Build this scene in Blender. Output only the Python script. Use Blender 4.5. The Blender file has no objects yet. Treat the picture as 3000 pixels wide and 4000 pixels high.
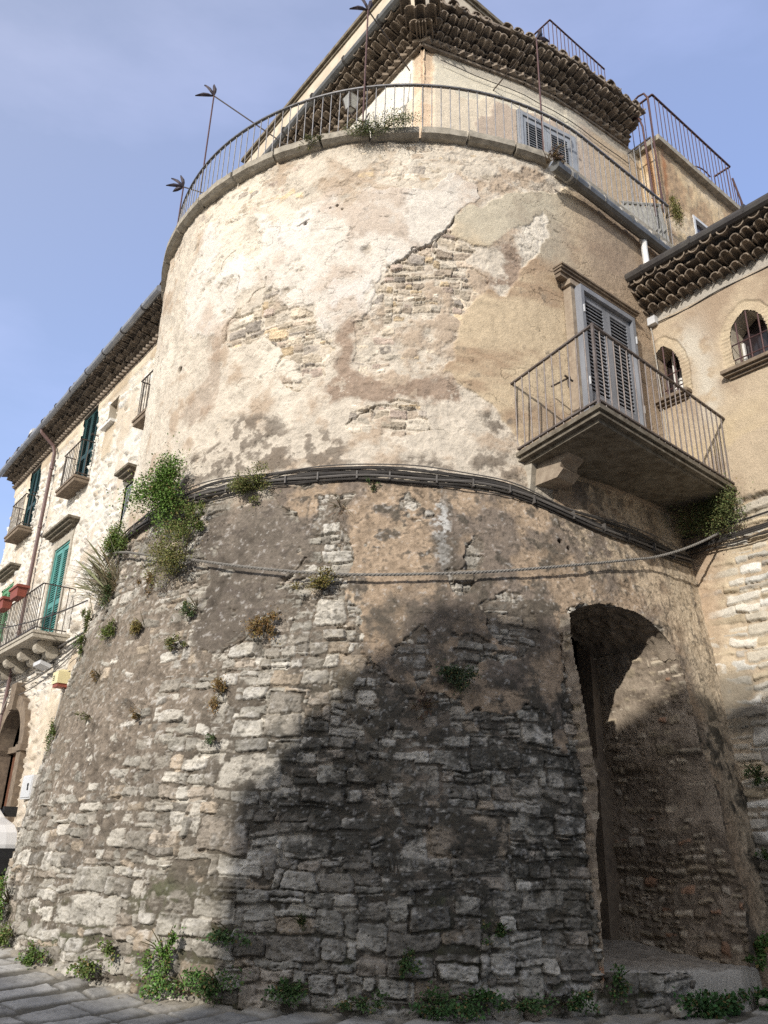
import bpy, math, random
import numpy as np

R = math.radians
SC = bpy.context.scene
COL = SC.collection

# ------------------------------------------------------------------ camera, sky, sun, exposure
PITCH, ROLL, YAW = R(22.2), R(1.54), R(38.0)
AX = np.array([-math.sin(YAW), math.cos(YAW), 0.0])     # along the long houses, away from the camera
BX = np.array([math.cos(YAW), math.sin(YAW), 0.0])      # along the balcony front
ZX = np.array([0.0, 0.0, 1.0])
EYE = np.array([0.0, 0.0, 1.6])
GROUND = 0.33

cam = bpy.data.cameras.new('camera')
cam.sensor_fit = 'VERTICAL'
cam.sensor_height = 36.0
cam.sensor_width = 27.0
cam.lens = 3150 / 4000 * 36.0
cam.clip_start = 0.05
cam.clip_end = 2000.0
camo = bpy.data.objects.new('camera', cam)
COL.objects.link(camo)
_f = np.array([0, math.cos(PITCH), math.sin(PITCH)])
_u = np.array([0, -math.sin(PITCH), math.cos(PITCH)])
_r = np.array([1.0, 0, 0])
_c, _s = math.cos(ROLL), math.sin(ROLL)
_r2, _u2 = _c * _r + _s * _u, -_s * _r + _c * _u
from mathutils import Matrix, Vector
camo.matrix_world = Matrix(((_r2[0], _u2[0], -_f[0], EYE[0]), (_r2[1], _u2[1], -_f[1], EYE[1]),
                            (_r2[2], _u2[2], -_f[2], EYE[2]), (0, 0, 0, 1)))
SC.camera = camo

SUN = 0.85 * AX + 1.9 * BX - 1.0 * ZX                   # the way the light travels
SUN = SUN / np.linalg.norm(SUN)
ELEV = math.asin(-SUN[2])
world = bpy.data.worlds.new('World')
SC.world = world
world.use_nodes = True
nt = world.node_tree
bg = nt.nodes['Background']
sky = nt.nodes.new('ShaderNodeTexSky')
sky.sky_type = 'NISHITA'
sky.sun_disc = False
sky.sun_elevation = ELEV
sky.sun_rotation = math.atan2(-SUN[0], -SUN[1])
sky.air_density = 1.0
sky.dust_density = 1.2
sky.ozone_density = 1.5
tc = nt.nodes.new('ShaderNodeTexCoord')
mp = nt.nodes.new('ShaderNodeMapping')
mp.inputs['Scale'].default_value = (1.0, 1.6, 3.2)
nz = nt.nodes.new('ShaderNodeTexNoise')
nz.inputs['Scale'].default_value = 2.4
nz.inputs['Detail'].default_value = 7
nz.inputs['Roughness'].default_value = 0.55
rp = nt.nodes.new('ShaderNodeValToRGB')
rp.color_ramp.elements[0].position = 0.44
rp.color_ramp.elements[0].color = (.32, .32, .32, 1)
rp.color_ramp.elements[1].position = 0.72
rp.color_ramp.elements[1].color = (.48, .48, .48, 1)
mx = nt.nodes.new('ShaderNodeMix')
mx.data_type = 'RGBA'
nt.links.new(tc.outputs['Generated'], mp.inputs['Vector'])
nt.links.new(mp.outputs['Vector'], nz.inputs['Vector'])
nt.links.new(nz.outputs['Fac'], rp.inputs['Fac'])
nt.links.new(rp.outputs['Color'], mx.inputs['Factor'])
nt.links.new(sky.outputs['Color'], mx.inputs['A'])
# thin high veil of cloud: bluish opposite the sun, whiter and brighter towards it
dt = nt.nodes.new('ShaderNodeVectorMath'); dt.operation = 'DOT_PRODUCT'
dt.inputs[1].default_value = tuple(float(-k) for k in SUN)
nt.links.new(tc.outputs['Generated'], dt.inputs[0])
vr = nt.nodes.new('ShaderNodeValToRGB')
vr.color_ramp.elements[0].position = 0.28
vr.color_ramp.elements[0].color = (.26, .325, .62, 1)
vr.color_ramp.elements[1].position = 0.85
vr.color_ramp.elements[1].color = (.62, .56, .47, 1)
m01 = nt.nodes.new('ShaderNodeMapRange')
m01.inputs['From Min'].default_value = -1.0
nt.links.new(dt.outputs['Value'], m01.inputs['Value'])
nt.links.new(m01.outputs['Result'], vr.inputs['Fac'])
vs_ = nt.nodes.new('ShaderNodeVectorMath'); vs_.operation = 'SCALE'; vs_.inputs['Scale'].default_value = 10.0
nt.links.new(vr.outputs['Color'], vs_.inputs[0])
nt.links.new(vs_.outputs['Vector'], mx.inputs['B'])
nt.links.new(mx.outputs['Result'], bg.inputs['Color'])
bg.inputs['Strength'].default_value = 0.14

sl = bpy.data.lights.new('sun', 'SUN')
sl.energy = 2.7
sl.angle = R(0.55)
sl.color = (1.0, 0.945, 0.87)
so = bpy.data.objects.new('sun', sl)
COL.objects.link(so)
so.location = (-8, -16, 20)
so.rotation_euler = Vector(SUN).to_track_quat('-Z', 'Y').to_euler()

SC.view_settings.view_transform = 'Standard'
SC.view_settings.look = 'None'
SC.view_settings.exposure = 0.65
SC.view_settings.gamma = 1.0
SC.cycles.use_denoising = False
SC.cycles.max_bounces = 8

# ------------------------------------------------------------------ noise and masonry in numpy
def hsh(i, j, s):
    i = np.asarray(i).astype(np.int64)
    j = np.asarray(j).astype(np.int64)
    n = (i * 374761393 + j * 668265263 + s * 1442695041) & 0xffffffff
    n = ((n ^ (n >> 13)) * 1274126177) & 0xffffffff
    n = (n ^ (n >> 16)) & 0xffffff
    return (n / float(0x1000000)).astype(np.float32)

def vn(x, y, s):
    xi, yi = np.floor(x), np.floor(y)
    fx, fy = (x - xi).astype(np.float32), (y - yi).astype(np.float32)
    fx, fy = fx * fx * (3 - 2 * fx), fy * fy * (3 - 2 * fy)
    a, b = hsh(xi, yi, s), hsh(xi + 1, yi, s)
    c, d = hsh(xi, yi + 1, s), hsh(xi + 1, yi + 1, s)
    return (a + (b - a) * fx) * (1 - fy) + (c + (d - c) * fx) * fy

def fb(x, y, s, o=4, g=0.5):
    """fractal noise, about -1..1"""
    v, a, t = 0.0, 1.0, 0.0
    for k in range(o):
        v = v + a * (vn(x * 2 ** k + 17.3 * k, y * 2 ** k - 9.1 * k, s + 31 * k) * 2 - 1)
        t += a
        a *= g
    return v / t * 1.7

def sm(x, a, b):
    t = np.clip((x - a) / (b - a), 0, 1)
    return t * t * (3 - 2 * t)

def mixc(c, d, m):
    d = np.asarray(d, np.float32)
    if d.ndim == 1:
        d = d[None, :]
    return c + (d - c) * m[:, None]

def inpoly(x, y, poly):
    p = np.asarray(poly, float)
    out = np.zeros(len(x), bool)
    idx = np.nonzero((x > p[:, 0].min()) & (x < p[:, 0].max()) & (y > p[:, 1].min()) & (y < p[:, 1].max()))[0]
    if not len(idx):
        return out
    xx, yy = x[idx], y[idx]
    r = np.zeros(len(idx), bool)
    n = len(p)
    for i in range(n):
        x0, y0 = p[i]
        x1, y1 = p[(i + 1) % n]
        if y0 == y1:
            continue
        r ^= ((y0 > yy) != (y1 > yy)) & (xx < (x1 - x0) * (yy - y0) / (y1 - y0) + x0)
    out[idx] = r
    return out

def soft(x, y, poly, blur, seed, amp=0.05, freq=5.0):
    """a patch with a ragged edge; blur in metres"""
    w1, w2 = fb(x * freq, y * freq, seed, 4, 0.6), fb(x * freq, y * freq, seed + 7, 4, 0.6)
    v = np.zeros(len(x), np.float32)
    k = 6 if blur > 0 else 1
    for i in range(k):
        a = i * 2.4
        rr = blur * math.sqrt((i + 0.5) / k) if blur > 0 else 0
        v += inpoly(x + amp * w1 + rr * math.cos(a), y + amp * w2 + rr * math.sin(a), poly)
    return v / k

def rubble(u, z, seed, hfun, wr=(1.1, 2.6), warp=0.016, wav=0.05, big=(), split=0.3, blocks=None, rnd_=.32):
    """coursed rubble: distance from the joint and three random numbers for each stone"""
    uw = u + warp * fb(u * 8, z * 8, seed, 4, .6) + wav * 0.8 * fb(u * 1.9, z * 1.9, seed + 1, 3)
    zw = z + warp * fb(u * 8, z * 8, seed + 2, 4, .6) + wav * fb(u * 0.9, z * 0.9, seed + 3, 2) + .55 * wav * fb(u * 2.7, z * 2.7, seed + 4, 2)
    rng = np.random.RandomState(seed)
    zr, db = zw, None
    if blocks:                                             # courses are interrupted: small areas were laid separately
        bw, bh = blocks
        bj = np.floor(zw / bh)
        ub_ = uw / bw + hsh(bj, bj * 0, seed + 60) * 7
        bi = np.floor(ub_)
        vz = zw + bh * .5 * hsh(bi, bj, seed + 61)
        fx, fz = ub_ - bi, zw / bh - bj
        db = np.minimum(np.minimum(fx, 1 - fx) * bw, np.minimum(fz, 1 - fz) * bh)
        zr = zw + 1.7 * hsh(bi, bj, seed + 62)
        uw2 = uw + 3 * hsh(bi, bj, seed + 63)
    zw_true, uw_true = zw, uw
    if blocks:
        zw, uw = zr, uw2
    zb = [float(zw.min()) - 0.05]
    while zb[-1] < zw.max() + 0.05:
        a, b = hfun(zb[-1])
        zb.append(zb[-1] + rng.uniform(a, b))
    zb = np.array(zb)
    row = np.searchsorted(zb, zw) - 1
    d = np.zeros(len(u), np.float32)
    key = np.zeros(len(u), np.int64)
    order = np.argsort(row, kind='stable')
    st = np.searchsorted(row[order], np.arange(len(zb) + 1))
    u0a, u1a = uw.min() - 0.3, uw.max() + 0.3
    for r in range(len(zb) - 1):
        idx = order[st[r]:st[r + 1]]
        h = zb[r + 1] - zb[r]
        n = int((u1a - u0a) / (h * wr[0])) + 4
        ub = u0a + np.concatenate([[0], np.cumsum(h * rng.uniform(wr[0], wr[1], n))]) - rng.rand() * h
        sp = np.where(rng.rand(n + 1) < split, rng.uniform(0.35, 0.65, n + 1), 2.0)
        lo, hi = rng.uniform(0, 1, n + 1) ** 2 * .26 * h, rng.uniform(0, 1, n + 1) ** 2 * .26 * h
        sl, ty = rng.normal(0, .13, n + 2), rng.normal(0, .07, n + 1)
        if not len(idx):
            continue
        x, y = uw[idx], zw[idx] - zb[r]
        k = np.clip(np.searchsorted(ub, x) - 1, 0, n - 1)
        s = sp[k] * h
        top = y > s
        y0 = np.where(top, s, lo[k])
        y1 = np.where(top, h - hi[k], np.minimum(s, h - hi[k]))
        x0, x1 = ub[k] + sl[k] * (y - h / 2), ub[k + 1] + sl[k + 1] * (y - h / 2)
        tilt = ty[k] * (x - (x0 + x1) / 2)
        y0, y1 = y0 + tilt, y1 + tilt
        dx, dy = np.minimum(x - x0, x1 - x), np.minimum(y - y0, y1 - y)
        rr = rnd_ * np.minimum(x1 - x0, y1 - y0)
        dd = np.minimum(dx, dy)
        c = (dx < rr) & (dy < rr)
        dd = np.where(c, rr - np.hypot(rr - dx, rr - dy), dd)
        d[idx] = dd
        key[idx] = r * 4001 + k * 2 + top
    if blocks:
        d = np.minimum(d, db)
        key = key + (bi.astype(np.int64) * 31 + bj.astype(np.int64) * 57) * 9001
        zw, uw = zw_true, uw_true
    for q, (bu, bz, hu, hz) in enumerate(big):
        m = np.nonzero((abs(uw - bu) < hu + 0.02) & (abs(zw - bz) < hz + 0.02))[0]
        if not len(m):
            continue
        dx, dy = hu - abs(uw[m] - bu), hz - abs(zw[m] - bz)
        rr = 0.3 * min(hu, hz)
        dd = np.minimum(dx, dy)
        c = (dx < rr) & (dy < rr)
        dd = np.where(c, rr - np.hypot(rr - dx, rr - dy), dd)
        d[m] = dd
        key[m] = 900001 + q
    d = d + .004 * fb(u * 31, z * 31, seed + 5, 2)
    return d, hsh(key, key // 7, 11), hsh(key, key // 5, 23), hsh(key, key // 3, 37), uw, zw

def palette(i1, i2, pal, wts):
    p = np.asarray(pal, np.float32)
    c = np.cumsum(wts) / np.sum(wts)
    k = np.clip(np.searchsorted(c, i1), 0, len(p) - 1)
    return p[k] * (0.72 + 0.5 * i2)[:, None]

# ------------------------------------------------------------------ objects
def W(a, b, z):
    return AX * a + BX * b + ZX * z

def WA(a, b, z):
    a, b, z = np.broadcast_arrays(np.asarray(a, float), np.asarray(b, float), np.asarray(z, float))
    return a[..., None] * AX + b[..., None] * BX + z[..., None] * ZX

def tag(o, label=None, cat=None, group=None, kind=None):
    if label: o['label'] = label
    if cat: o['category'] = cat
    if group: o['group'] = group
    if kind: o['kind'] = kind
    return o

def thing(name, loc, label, cat, group=None):
    o = bpy.data.objects.new(name, None)
    o.empty_display_size = 0.2
    COL.objects.link(o)
    o.location = loc
    o['abs'] = [float(v) for v in loc]
    return tag(o, label, cat, group)

def place(name, me, parent=None, origin=None):
    """links a mesh built in world coordinates; its origin sits at the parent's origin or at the given point"""
    o = bpy.data.objects.new(name, me)
    COL.objects.link(o)
    base = np.array(parent['abs']) if parent is not None else (np.array(origin) if origin is not None else np.zeros(3))
    n = len(me.vertices)
    co = np.empty(n * 3, np.float32)
    me.vertices.foreach_get('co', co)
    me.vertices.foreach_set('co', (co.reshape(-1, 3) - base).astype(np.float32).ravel())
    me.update()
    if parent is not None:
        o.parent = parent
        o['abs'] = [float(v) for v in base]
    else:
        o.location = base
        o['abs'] = [float(v) for v in base]
    return o

class MB:
    def __init__(s):
        s.v, s.f, s.c = [], [], []
        s.n = 0
    def add(s, vs, fs, col=None):
        vs = np.asarray(vs, float).reshape(-1, 3)
        s.v.append(vs)
        s.f += [tuple(i + s.n for i in f) for f in fs]
        s.n += len(vs)
        if col is not None:
            s.c.append(np.tile(np.asarray(col, float), (len(vs), 1)))
        return s
    def hexa(s, p):
        return s.add(p, [(0, 3, 2, 1), (4, 5, 6, 7), (0, 1, 5, 4), (1, 2, 6, 5), (2, 3, 7, 6), (3, 0, 4, 7)])
    def box(s, a0, a1, b0, b1, z0, z1):
        return s.hexa([W(a0, b0, z0), W(a1, b0, z0), W(a1, b1, z0), W(a0, b1, z0), W(a0, b0, z1), W(a1, b0, z1), W(a1, b1, z1), W(a0, b1, z1)])
    def obox(s, c, x, y, z):
        c, x, y, z = [np.asarray(k, float) for k in (c, x, y, z)]
        return s.hexa([c - x - y - z, c + x - y - z, c + x + y - z, c - x + y - z, c - x - y + z, c + x - y + z, c + x + y + z, c - x + y + z])
    def tube(s, pts, r, n=6, caps=True):
        P = np.asarray(pts, float)
        m = len(P)
        rr = np.broadcast_to(np.asarray(r, float), (m,))
        T = np.gradient(P, axis=0) if m > 2 else np.array([P[1] - P[0]] * 2)
        T = T / np.linalg.norm(T, axis=1)[:, None]
        ref = ZX if abs(T[:, 2]).mean() < 0.8 else AX
        vs = []
        for i in range(m):
            x = np.cross(T[i], ref); x = x / np.linalg.norm(x)
            y = np.cross(x, T[i])
            for k in range(n):
                a = 2 * math.pi * k / n
                vs.append(P[i] + rr[i] * (math.cos(a) * x + math.sin(a) * y))
        fs = [(i * n + k, i * n + (k + 1) % n, (i + 1) * n + (k + 1) % n, (i + 1) * n + k) for i in range(m - 1) for k in range(n)]
        if caps:
            fs += [tuple(range(n - 1, -1, -1)), tuple((m - 1) * n + k for k in range(n))]
        return s.add(vs, fs)
    def prism(s, poly, ext):
        """poly: ring of 3-D points, swept by ext"""
        P = np.asarray(poly, float)
        n = len(P)
        vs = np.vstack([P, P + np.asarray(ext, float)])
        fs = [tuple(range(n - 1, -1, -1)), tuple(range(n, 2 * n))] + [(i, (i + 1) % n, n + (i + 1) % n, n + i) for i in range(n)]
        return s.add(vs, fs)
    def shell(s, p0, axis, side, up, r, th, n=7, r2=None):
        """half-round tile: from p0 along axis, open side away from up"""
        p0, axis, side, up = [np.asarray(k, float) for k in (p0, axis, side, up)]
        r2 = r2 or r
        vs = []
        for q, ra in ((0, r), (1, r2)):
            for rad in (ra, ra - th):
                for k in range(n + 1):
                    a = math.pi * k / n
                    vs.append(p0 + axis * q + rad * (math.cos(a) * side + math.sin(a) * up))
        m = n + 1
        fs = []
        for k in range(n):
            fs += [(k, k + 1, 2 * m + k + 1, 2 * m + k), (m + k + 1, m + k, 3 * m + k, 3 * m + k + 1),
                   (k + 1, k, m + k, m + k + 1), (2 * m + k, 2 * m + k + 1, 3 * m + k + 1, 3 * m + k)]
        fs += [(0, 2 * m, 3 * m, m), (n, m + n, 3 * m + n, 2 * m + n)]
        return s.add(vs, fs)
    def build(s, name, m, parent=None, origin=None, smooth=False, label=None):
        me = bpy.data.meshes.new(name)
        me.from_pydata(np.vstack(s.v).tolist(), [], s.f)
        if s.c:
            at = me.color_attributes.new('Col', 'FLOAT_COLOR', 'POINT')
            c = np.ones((s.n, 4), np.float32)
            c[:, :3] = np.vstack(s.c)
            at.data.foreach_set('color', c.ravel())
        if smooth:
            me.polygons.foreach_set('use_smooth', [True] * len(me.polygons))
        me.materials.append(m)
        me.update()
        o = place(name, me, parent, origin)
        if label: o['label'] = label
        return o

def grid_mesh(name, P, N, h, colr, nu, nz, keep, m, parent=None, origin=None, ring=None):
    """P, N: (n,3) base points and normals, h: displacement; grid of nu columns by nz rows"""
    V = P + N * h[:, None]
    i = np.arange(nu * nz).reshape(nz, nu)
    q = np.stack([i[:-1, :-1], i[:-1, 1:], i[1:, 1:], i[1:, :-1]], -1).reshape(-1, 4)
    if keep is not None:
        q = q[keep[q].all(1)]
    used = np.zeros(nu * nz, bool)
    used[q.ravel()] = True
    mapi = np.cumsum(used) - 1
    q = mapi[q]
    V = V[used].astype(np.float32)
    C = np.ones((len(V), 4), np.float32)
    C[:, :3] = np.clip(colr[used], 0.003, 0.95)
    me = bpy.data.meshes.new(name)
    me.vertices.add(len(V))
    me.vertices.foreach_set('co', V.ravel())
    me.loops.add(q.size)
    me.loops.foreach_set('vertex_index', q.ravel().astype(np.int32))
    me.polygons.add(len(q))
    me.polygons.foreach_set('loop_start', np.arange(0, q.size, 4, dtype=np.int32))
    me.polygons.foreach_set('loop_total', np.full(len(q), 4, np.int32))
    me.polygons.foreach_set('use_smooth', np.ones(len(q), bool))
    at = me.color_attributes.new('Col', 'FLOAT_COLOR', 'POINT')
    at.data.foreach_set('color', C.ravel())
    me.materials.append(m)
    me.update(calc_edges=True)
    me.validate()
    return place(name, me, parent, origin)

# ------------------------------------------------------------------ materials
def newmat(name):
    m = bpy.data.materials.new(name)
    m.use_nodes = True
    t = m.node_tree
    return m, t, t.nodes['Principled BSDF']

def attr_mat(name, grain=55.0, bump=0.55, dist=0.012, rough=0.95, spec=0.08, var=0.2, trans=0.0):
    m, t, b = newmat(name)
    at = t.nodes.new('ShaderNodeAttribute'); at.attribute_name = 'Col'
    tc = t.nodes.new('ShaderNodeTexCoord')
    n1 = t.nodes.new('ShaderNodeTexNoise'); n1.inputs['Scale'].default_value = grain; n1.inputs['Detail'].default_value = 6; n1.inputs['Roughness'].default_value = 0.65
    t.links.new(tc.outputs['Object'], n1.inputs['Vector'])
    mr = t.nodes.new('ShaderNodeMapRange'); mr.inputs['From Min'].default_value = 0.25; mr.inputs['From Max'].default_value = 0.75
    mr.inputs['To Min'].default_value = 1 - var; mr.inputs['To Max'].default_value = 1 + var
    t.links.new(n1.outputs['Fac'], mr.inputs['Value'])
    mu = t.nodes.new('ShaderNodeVectorMath'); mu.operation = 'SCALE'
    t.links.new(at.outputs['Color'], mu.inputs[0]); t.links.new(mr.outputs['Result'], mu.inputs['Scale'])
    t.links.new(mu.outputs['Vector'], b.inputs['Base Color'])
    b.inputs['Roughness'].default_value = rough
    b.inputs['Specular IOR Level'].default_value = spec
    if trans:
        b.inputs['Subsurface Weight'].default_value = 0.0
    if bump:
        n2 = t.nodes.new('ShaderNodeTexNoise'); n2.inputs['Scale'].default_value = grain * .36; n2.inputs['Detail'].default_value = 8; n2.inputs['Roughness'].default_value = 0.7
        t.links.new(tc.outputs['Object'], n2.inputs['Vector'])
        ad = t.nodes.new('ShaderNodeMath'); ad.operation = 'MULTIPLY_ADD'; ad.inputs[1].default_value = 2.2
        t.links.new(n2.outputs['Fac'], ad.inputs[0]); t.links.new(n1.outputs['Fac'], ad.inputs[2])
        bp = t.nodes.new('ShaderNodeBump'); bp.inputs['Strength'].default_value = bump; bp.inputs['Distance'].default_value = dist
        t.links.new(ad.outputs[0], bp.inputs['Height']); t.links.new(bp.outputs['Normal'], b.inputs['Normal'])
    return m

def mat(name, c1, c2=None, scale=8.0, rough=0.8, metal=0.0, bump=0.2, dist=0.01, spec=0.3, stretch=(1, 1, 1), lo=0.35, hi=0.65, emis=None):
    m, t, b = newmat(name)
    c2 = c2 or tuple(k * 0.7 for k in c1)
    tc = t.nodes.new('ShaderNodeTexCoord')
    mp = t.nodes.new('ShaderNodeMapping'); mp.inputs['Scale'].default_value = stretch
    n1 = t.nodes.new('ShaderNodeTexNoise'); n1.inputs['Scale'].default_value = scale; n1.inputs['Detail'].default_value = 6; n1.inputs['Roughness'].default_value = 0.62
    t.links.new(tc.outputs['Object'], mp.inputs['Vector']); t.links.new(mp.outputs['Vector'], n1.inputs['Vector'])
    r = t.nodes.new('ShaderNodeValToRGB')
    r.color_ramp.elements[0].position = lo; r.color_ramp.elements[0].color = (*c1, 1)
    r.color_ramp.elements[1].position = hi; r.color_ramp.elements[1].color = (*c2, 1)
    t.links.new(n1.outputs['Fac'], r.inputs['Fac'])
    t.links.new(r.outputs['Color'], b.inputs['Base Color'])
    b.inputs['Roughness'].default_value = rough
    b.inputs['Metallic'].default_value = metal
    b.inputs['Specular IOR Level'].default_value = spec
    if bump:
        bp = t.nodes.new('ShaderNodeBump'); bp.inputs['Strength'].default_value = bump; bp.inputs['Distance'].default_value = dist
        t.links.new(n1.outputs['Fac'], bp.inputs['Height']); t.links.new(bp.outputs['Normal'], b.inputs['Normal'])
    return m

M = {}
M['masonry'] = attr_mat('weathered_masonry')
M['paving'] = attr_mat('worn_paving', rough=0.85, bump=0.3, dist=0.004)
M['leaf'] = attr_mat('leaf', grain=20, bump=0, rough=0.65, spec=0.25, var=0.2)
M['coping'] = mat('coping_stone', (0.38, 0.345, 0.285), (0.22, 0.20, 0.165), 9, 0.95, bump=0.6, dist=0.02, spec=0.1)
M['slabstone'] = mat('balcony_stone', (0.22, 0.195, 0.155), (0.11, 0.092, 0.068), 9, 0.95, bump=0.5, dist=0.012, spec=0.1)
M['corbel'] = mat('corbel_stone', (0.36, 0.30, 0.23), (0.24, 0.19, 0.145), 11, 0.95, bump=0.5, dist=0.012, spec=0.1)
M['palestone'] = mat('pale_stone', (0.46, 0.42, 0.35), (0.30, 0.27, 0.22), 14, 0.95, bump=0.5, dist=0.012, spec=0.1)
M['brownstone'] = mat('brown_stone', (0.24, 0.19, 0.14), (0.14, 0.11, 0.085), 10, 0.95, bump=0.4, dist=0.01, spec=0.1)
M['iron'] = mat('wrought_iron', (0.05, 0.047, 0.045), (0.085, 0.06, 0.045), 14, 0.6, 0.3, bump=0.1, spec=0.4)
M['greyiron'] = mat('grey_painted_iron', (0.20, 0.20, 0.21), (0.12, 0.115, 0.11), 14, 0.38, 0.55, bump=0.05, spec=0.5)
M['balciron'] = mat('brown_grey_iron', (0.17, 0.145, 0.135), (0.10, 0.08, 0.07), 16, 0.5, 0.2, bump=0.05, spec=0.4)
M['rustiron'] = mat('rusty_iron', (0.065, 0.04, 0.045), (0.10, 0.05, 0.045), 10, 0.6, 0.2, bump=0.1)
M['gutter'] = mat('grey_gutter_metal', (0.17, 0.17, 0.165), (0.10, 0.10, 0.095), 5, 0.45, 0.35, bump=0.05, spec=0.5)
M['lightgutter'] = mat('zinc_gutter_metal', (0.30, 0.31, 0.33), (0.22, 0.23, 0.25), 5, 0.45, 0.35, bump=0.05, spec=0.5)
M['strap'] = mat('pale_strap', (0.42, 0.40, 0.36), (0.28, 0.26, 0.23), 20, 0.7)
M['darkgutter'] = mat('dark_gutter_metal', (0.075, 0.07, 0.065), (0.045, 0.04, 0.04), 5, 0.5, 0.2, bump=0.05, spec=0.4)
M['brownpipe'] = mat('brown_pipe', (0.15, 0.095, 0.088), (0.11, 0.072, 0.068), 4, 0.45, 0.1, bump=0.03, spec=0.4)
M['whitepipe'] = mat('white_pipe', (0.74, 0.74, 0.72), (0.62, 0.62, 0.6), 6, 0.45, bump=0.02, spec=0.4)
M['tile'] = mat('old_roof_tile', (0.27, 0.22, 0.17), (0.11, 0.09, 0.072), 6, 0.95, bump=0.5, dist=0.01, spec=0.08)
M['tilegrey'] = mat('greyed_roof_tile', (0.32, 0.27, 0.22), (0.12, 0.10, 0.082), 7, 0.95, bump=0.5, dist=0.01, spec=0.08)
M['greyshutter'] = mat('grey_shutter_paint', (0.25, 0.26, 0.285), (0.17, 0.18, 0.20), 5, 0.6, bump=0.05, stretch=(1, 1, 0.3))
M['palegreyshutter'] = mat('faded_grey_shutter_paint', (0.29, 0.31, 0.34), (0.21, 0.225, 0.25), 9, 0.7, bump=0.1, stretch=(1, 1, 0.3))
M['darkgreen'] = mat('dark_green_paint', (0.018, 0.055, 0.055), (0.012, 0.04, 0.042), 6, 0.5, bump=0.03)
M['teal'] = mat('teal_paint', (0.105, 0.31, 0.28), (0.08, 0.235, 0.215), 7, 0.55, bump=0.05, stretch=(1, 1, 0.3))
M['green'] = mat('green_paint', (0.13, 0.31, 0.15), (0.10, 0.24, 0.12), 7, 0.55, bump=0.05, stretch=(1, 1, 0.3))
M['wood'] = mat('brown_wood', (0.16, 0.075, 0.045), (0.09, 0.04, 0.025), 12, 0.6, bump=0.1, stretch=(3, 3, 0.4))
M['void'] = mat('dark_interior', (0.012, 0.011, 0.010), (0.008, 0.007, 0.007), 3, 0.95, bump=0)
M['glass'] = mat('dark_window_glass', (0.03, 0.022, 0.024), (0.02, 0.016, 0.018), 2, 0.12, bump=0, spec=0.5)
M['whiteframe'] = mat('white_window_frame', (0.70, 0.69, 0.66), (0.58, 0.57, 0.54), 9, 0.5, bump=0.03)
M['render'] = mat('lime_render', (0.58, 0.52, 0.42), (0.44, 0.375, 0.29), 2.2, 0.95, bump=0.4, dist=0.012, spec=0.1)
M['terracotta'] = mat('terracotta_plastic', (0.27, 0.075, 0.05), (0.21, 0.06, 0.042), 5, 0.6, bump=0.03)
M['cable'] = mat('black_cable', (0.035, 0.032, 0.030), (0.06, 0.054, 0.048), 9, 0.6, bump=0.03)
M['greycable'] = mat('grey_cable', (0.13, 0.12, 0.11), (0.09, 0.082, 0.075), 9, 0.6, bump=0.03)
M['rope'] = mat('twisted_grey_cable', (0.25, 0.235, 0.21), (0.16, 0.15, 0.135), 30, 0.7, bump=0.1)
M['carpaint'] = mat('white_car_paint', (0.78, 0.78, 0.78), (0.74, 0.74, 0.74), 2, 0.25, bump=0, spec=0.6)
M['blackplastic'] = mat('black_plastic', (0.02, 0.02, 0.021), (0.028, 0.028, 0.03), 9, 0.55, bump=0.05)
M['lamp_glass'] = mat('headlight_glass', (0.16, 0.17, 0.18), (0.08, 0.085, 0.09), 9, 0.12, 0.3, bump=0, spec=0.6)
M['rubber'] = mat('tyre_rubber', (0.015, 0.015, 0.015), (0.022, 0.022, 0.022), 9, 0.85, bump=0.1)
M['cream'] = mat('cream_plastic', (0.66, 0.60, 0.36), (0.60, 0.54, 0.32), 5, 0.5, bump=0.03)
M['meter'] = mat('pale_grey_steel', (0.58, 0.59, 0.60), (0.50, 0.51, 0.52), 5, 0.5, bump=0.03)
M['milkglass'] = mat('frosted_lantern_glass', (0.34, 0.34, 0.32), (0.26, 0.26, 0.245), 6, 0.3, bump=0.02, spec=0.4)
M['corrugated'] = mat('grey_fibre_sheet', (0.27, 0.27, 0.255), (0.17, 0.17, 0.16), 6, 0.9, bump=0.3, dist=0.01)
M['dryleaf'] = mat('leaf_iron', (0.03, 0.025, 0.035), (0.05, 0.04, 0.05), 9, 0.55, 0.3, bump=0.05)

# ------------------------------------------------------------------ the round tower (A, B: metres along the two house directions)
CA, CB, R0 = 9.48, 7.8, 4.2
U90 = R0 * math.pi / 2
PROF = np.array([(-1, 5.2), (0, 5.08), (0.74, 5.0), (1.06, 4.98), (1.88, 4.88), (2.81, 4.74), (3.58, 4.62), (4.29, 4.5), (5.09, 4.37), (6.1, 4.25), (6.79, 4.2), (11, 4.2)])

def tower_pt(u, z, off=0.0):
    """point on the tower skin: u metres round the wall at the top radius, then straight on along the facade"""
    u, z = np.broadcast_arrays(np.asarray(u, float), np.asarray(z, float))
    r = np.interp(z, PROF[:, 0], PROF[:, 1]) + off
    th = np.minimum(u, U90) / R0
    a = CA - r * np.sin(th)
    b = np.where(u <= U90, CB - r * np.cos(th), CB + u - U90)
    return WA(a, b, z)

def tower_n(u):
    th = np.minimum(np.asarray(u, float), U90) / R0
    return WA(-np.sin(th), -np.cos(th), 0 * th)

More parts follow.
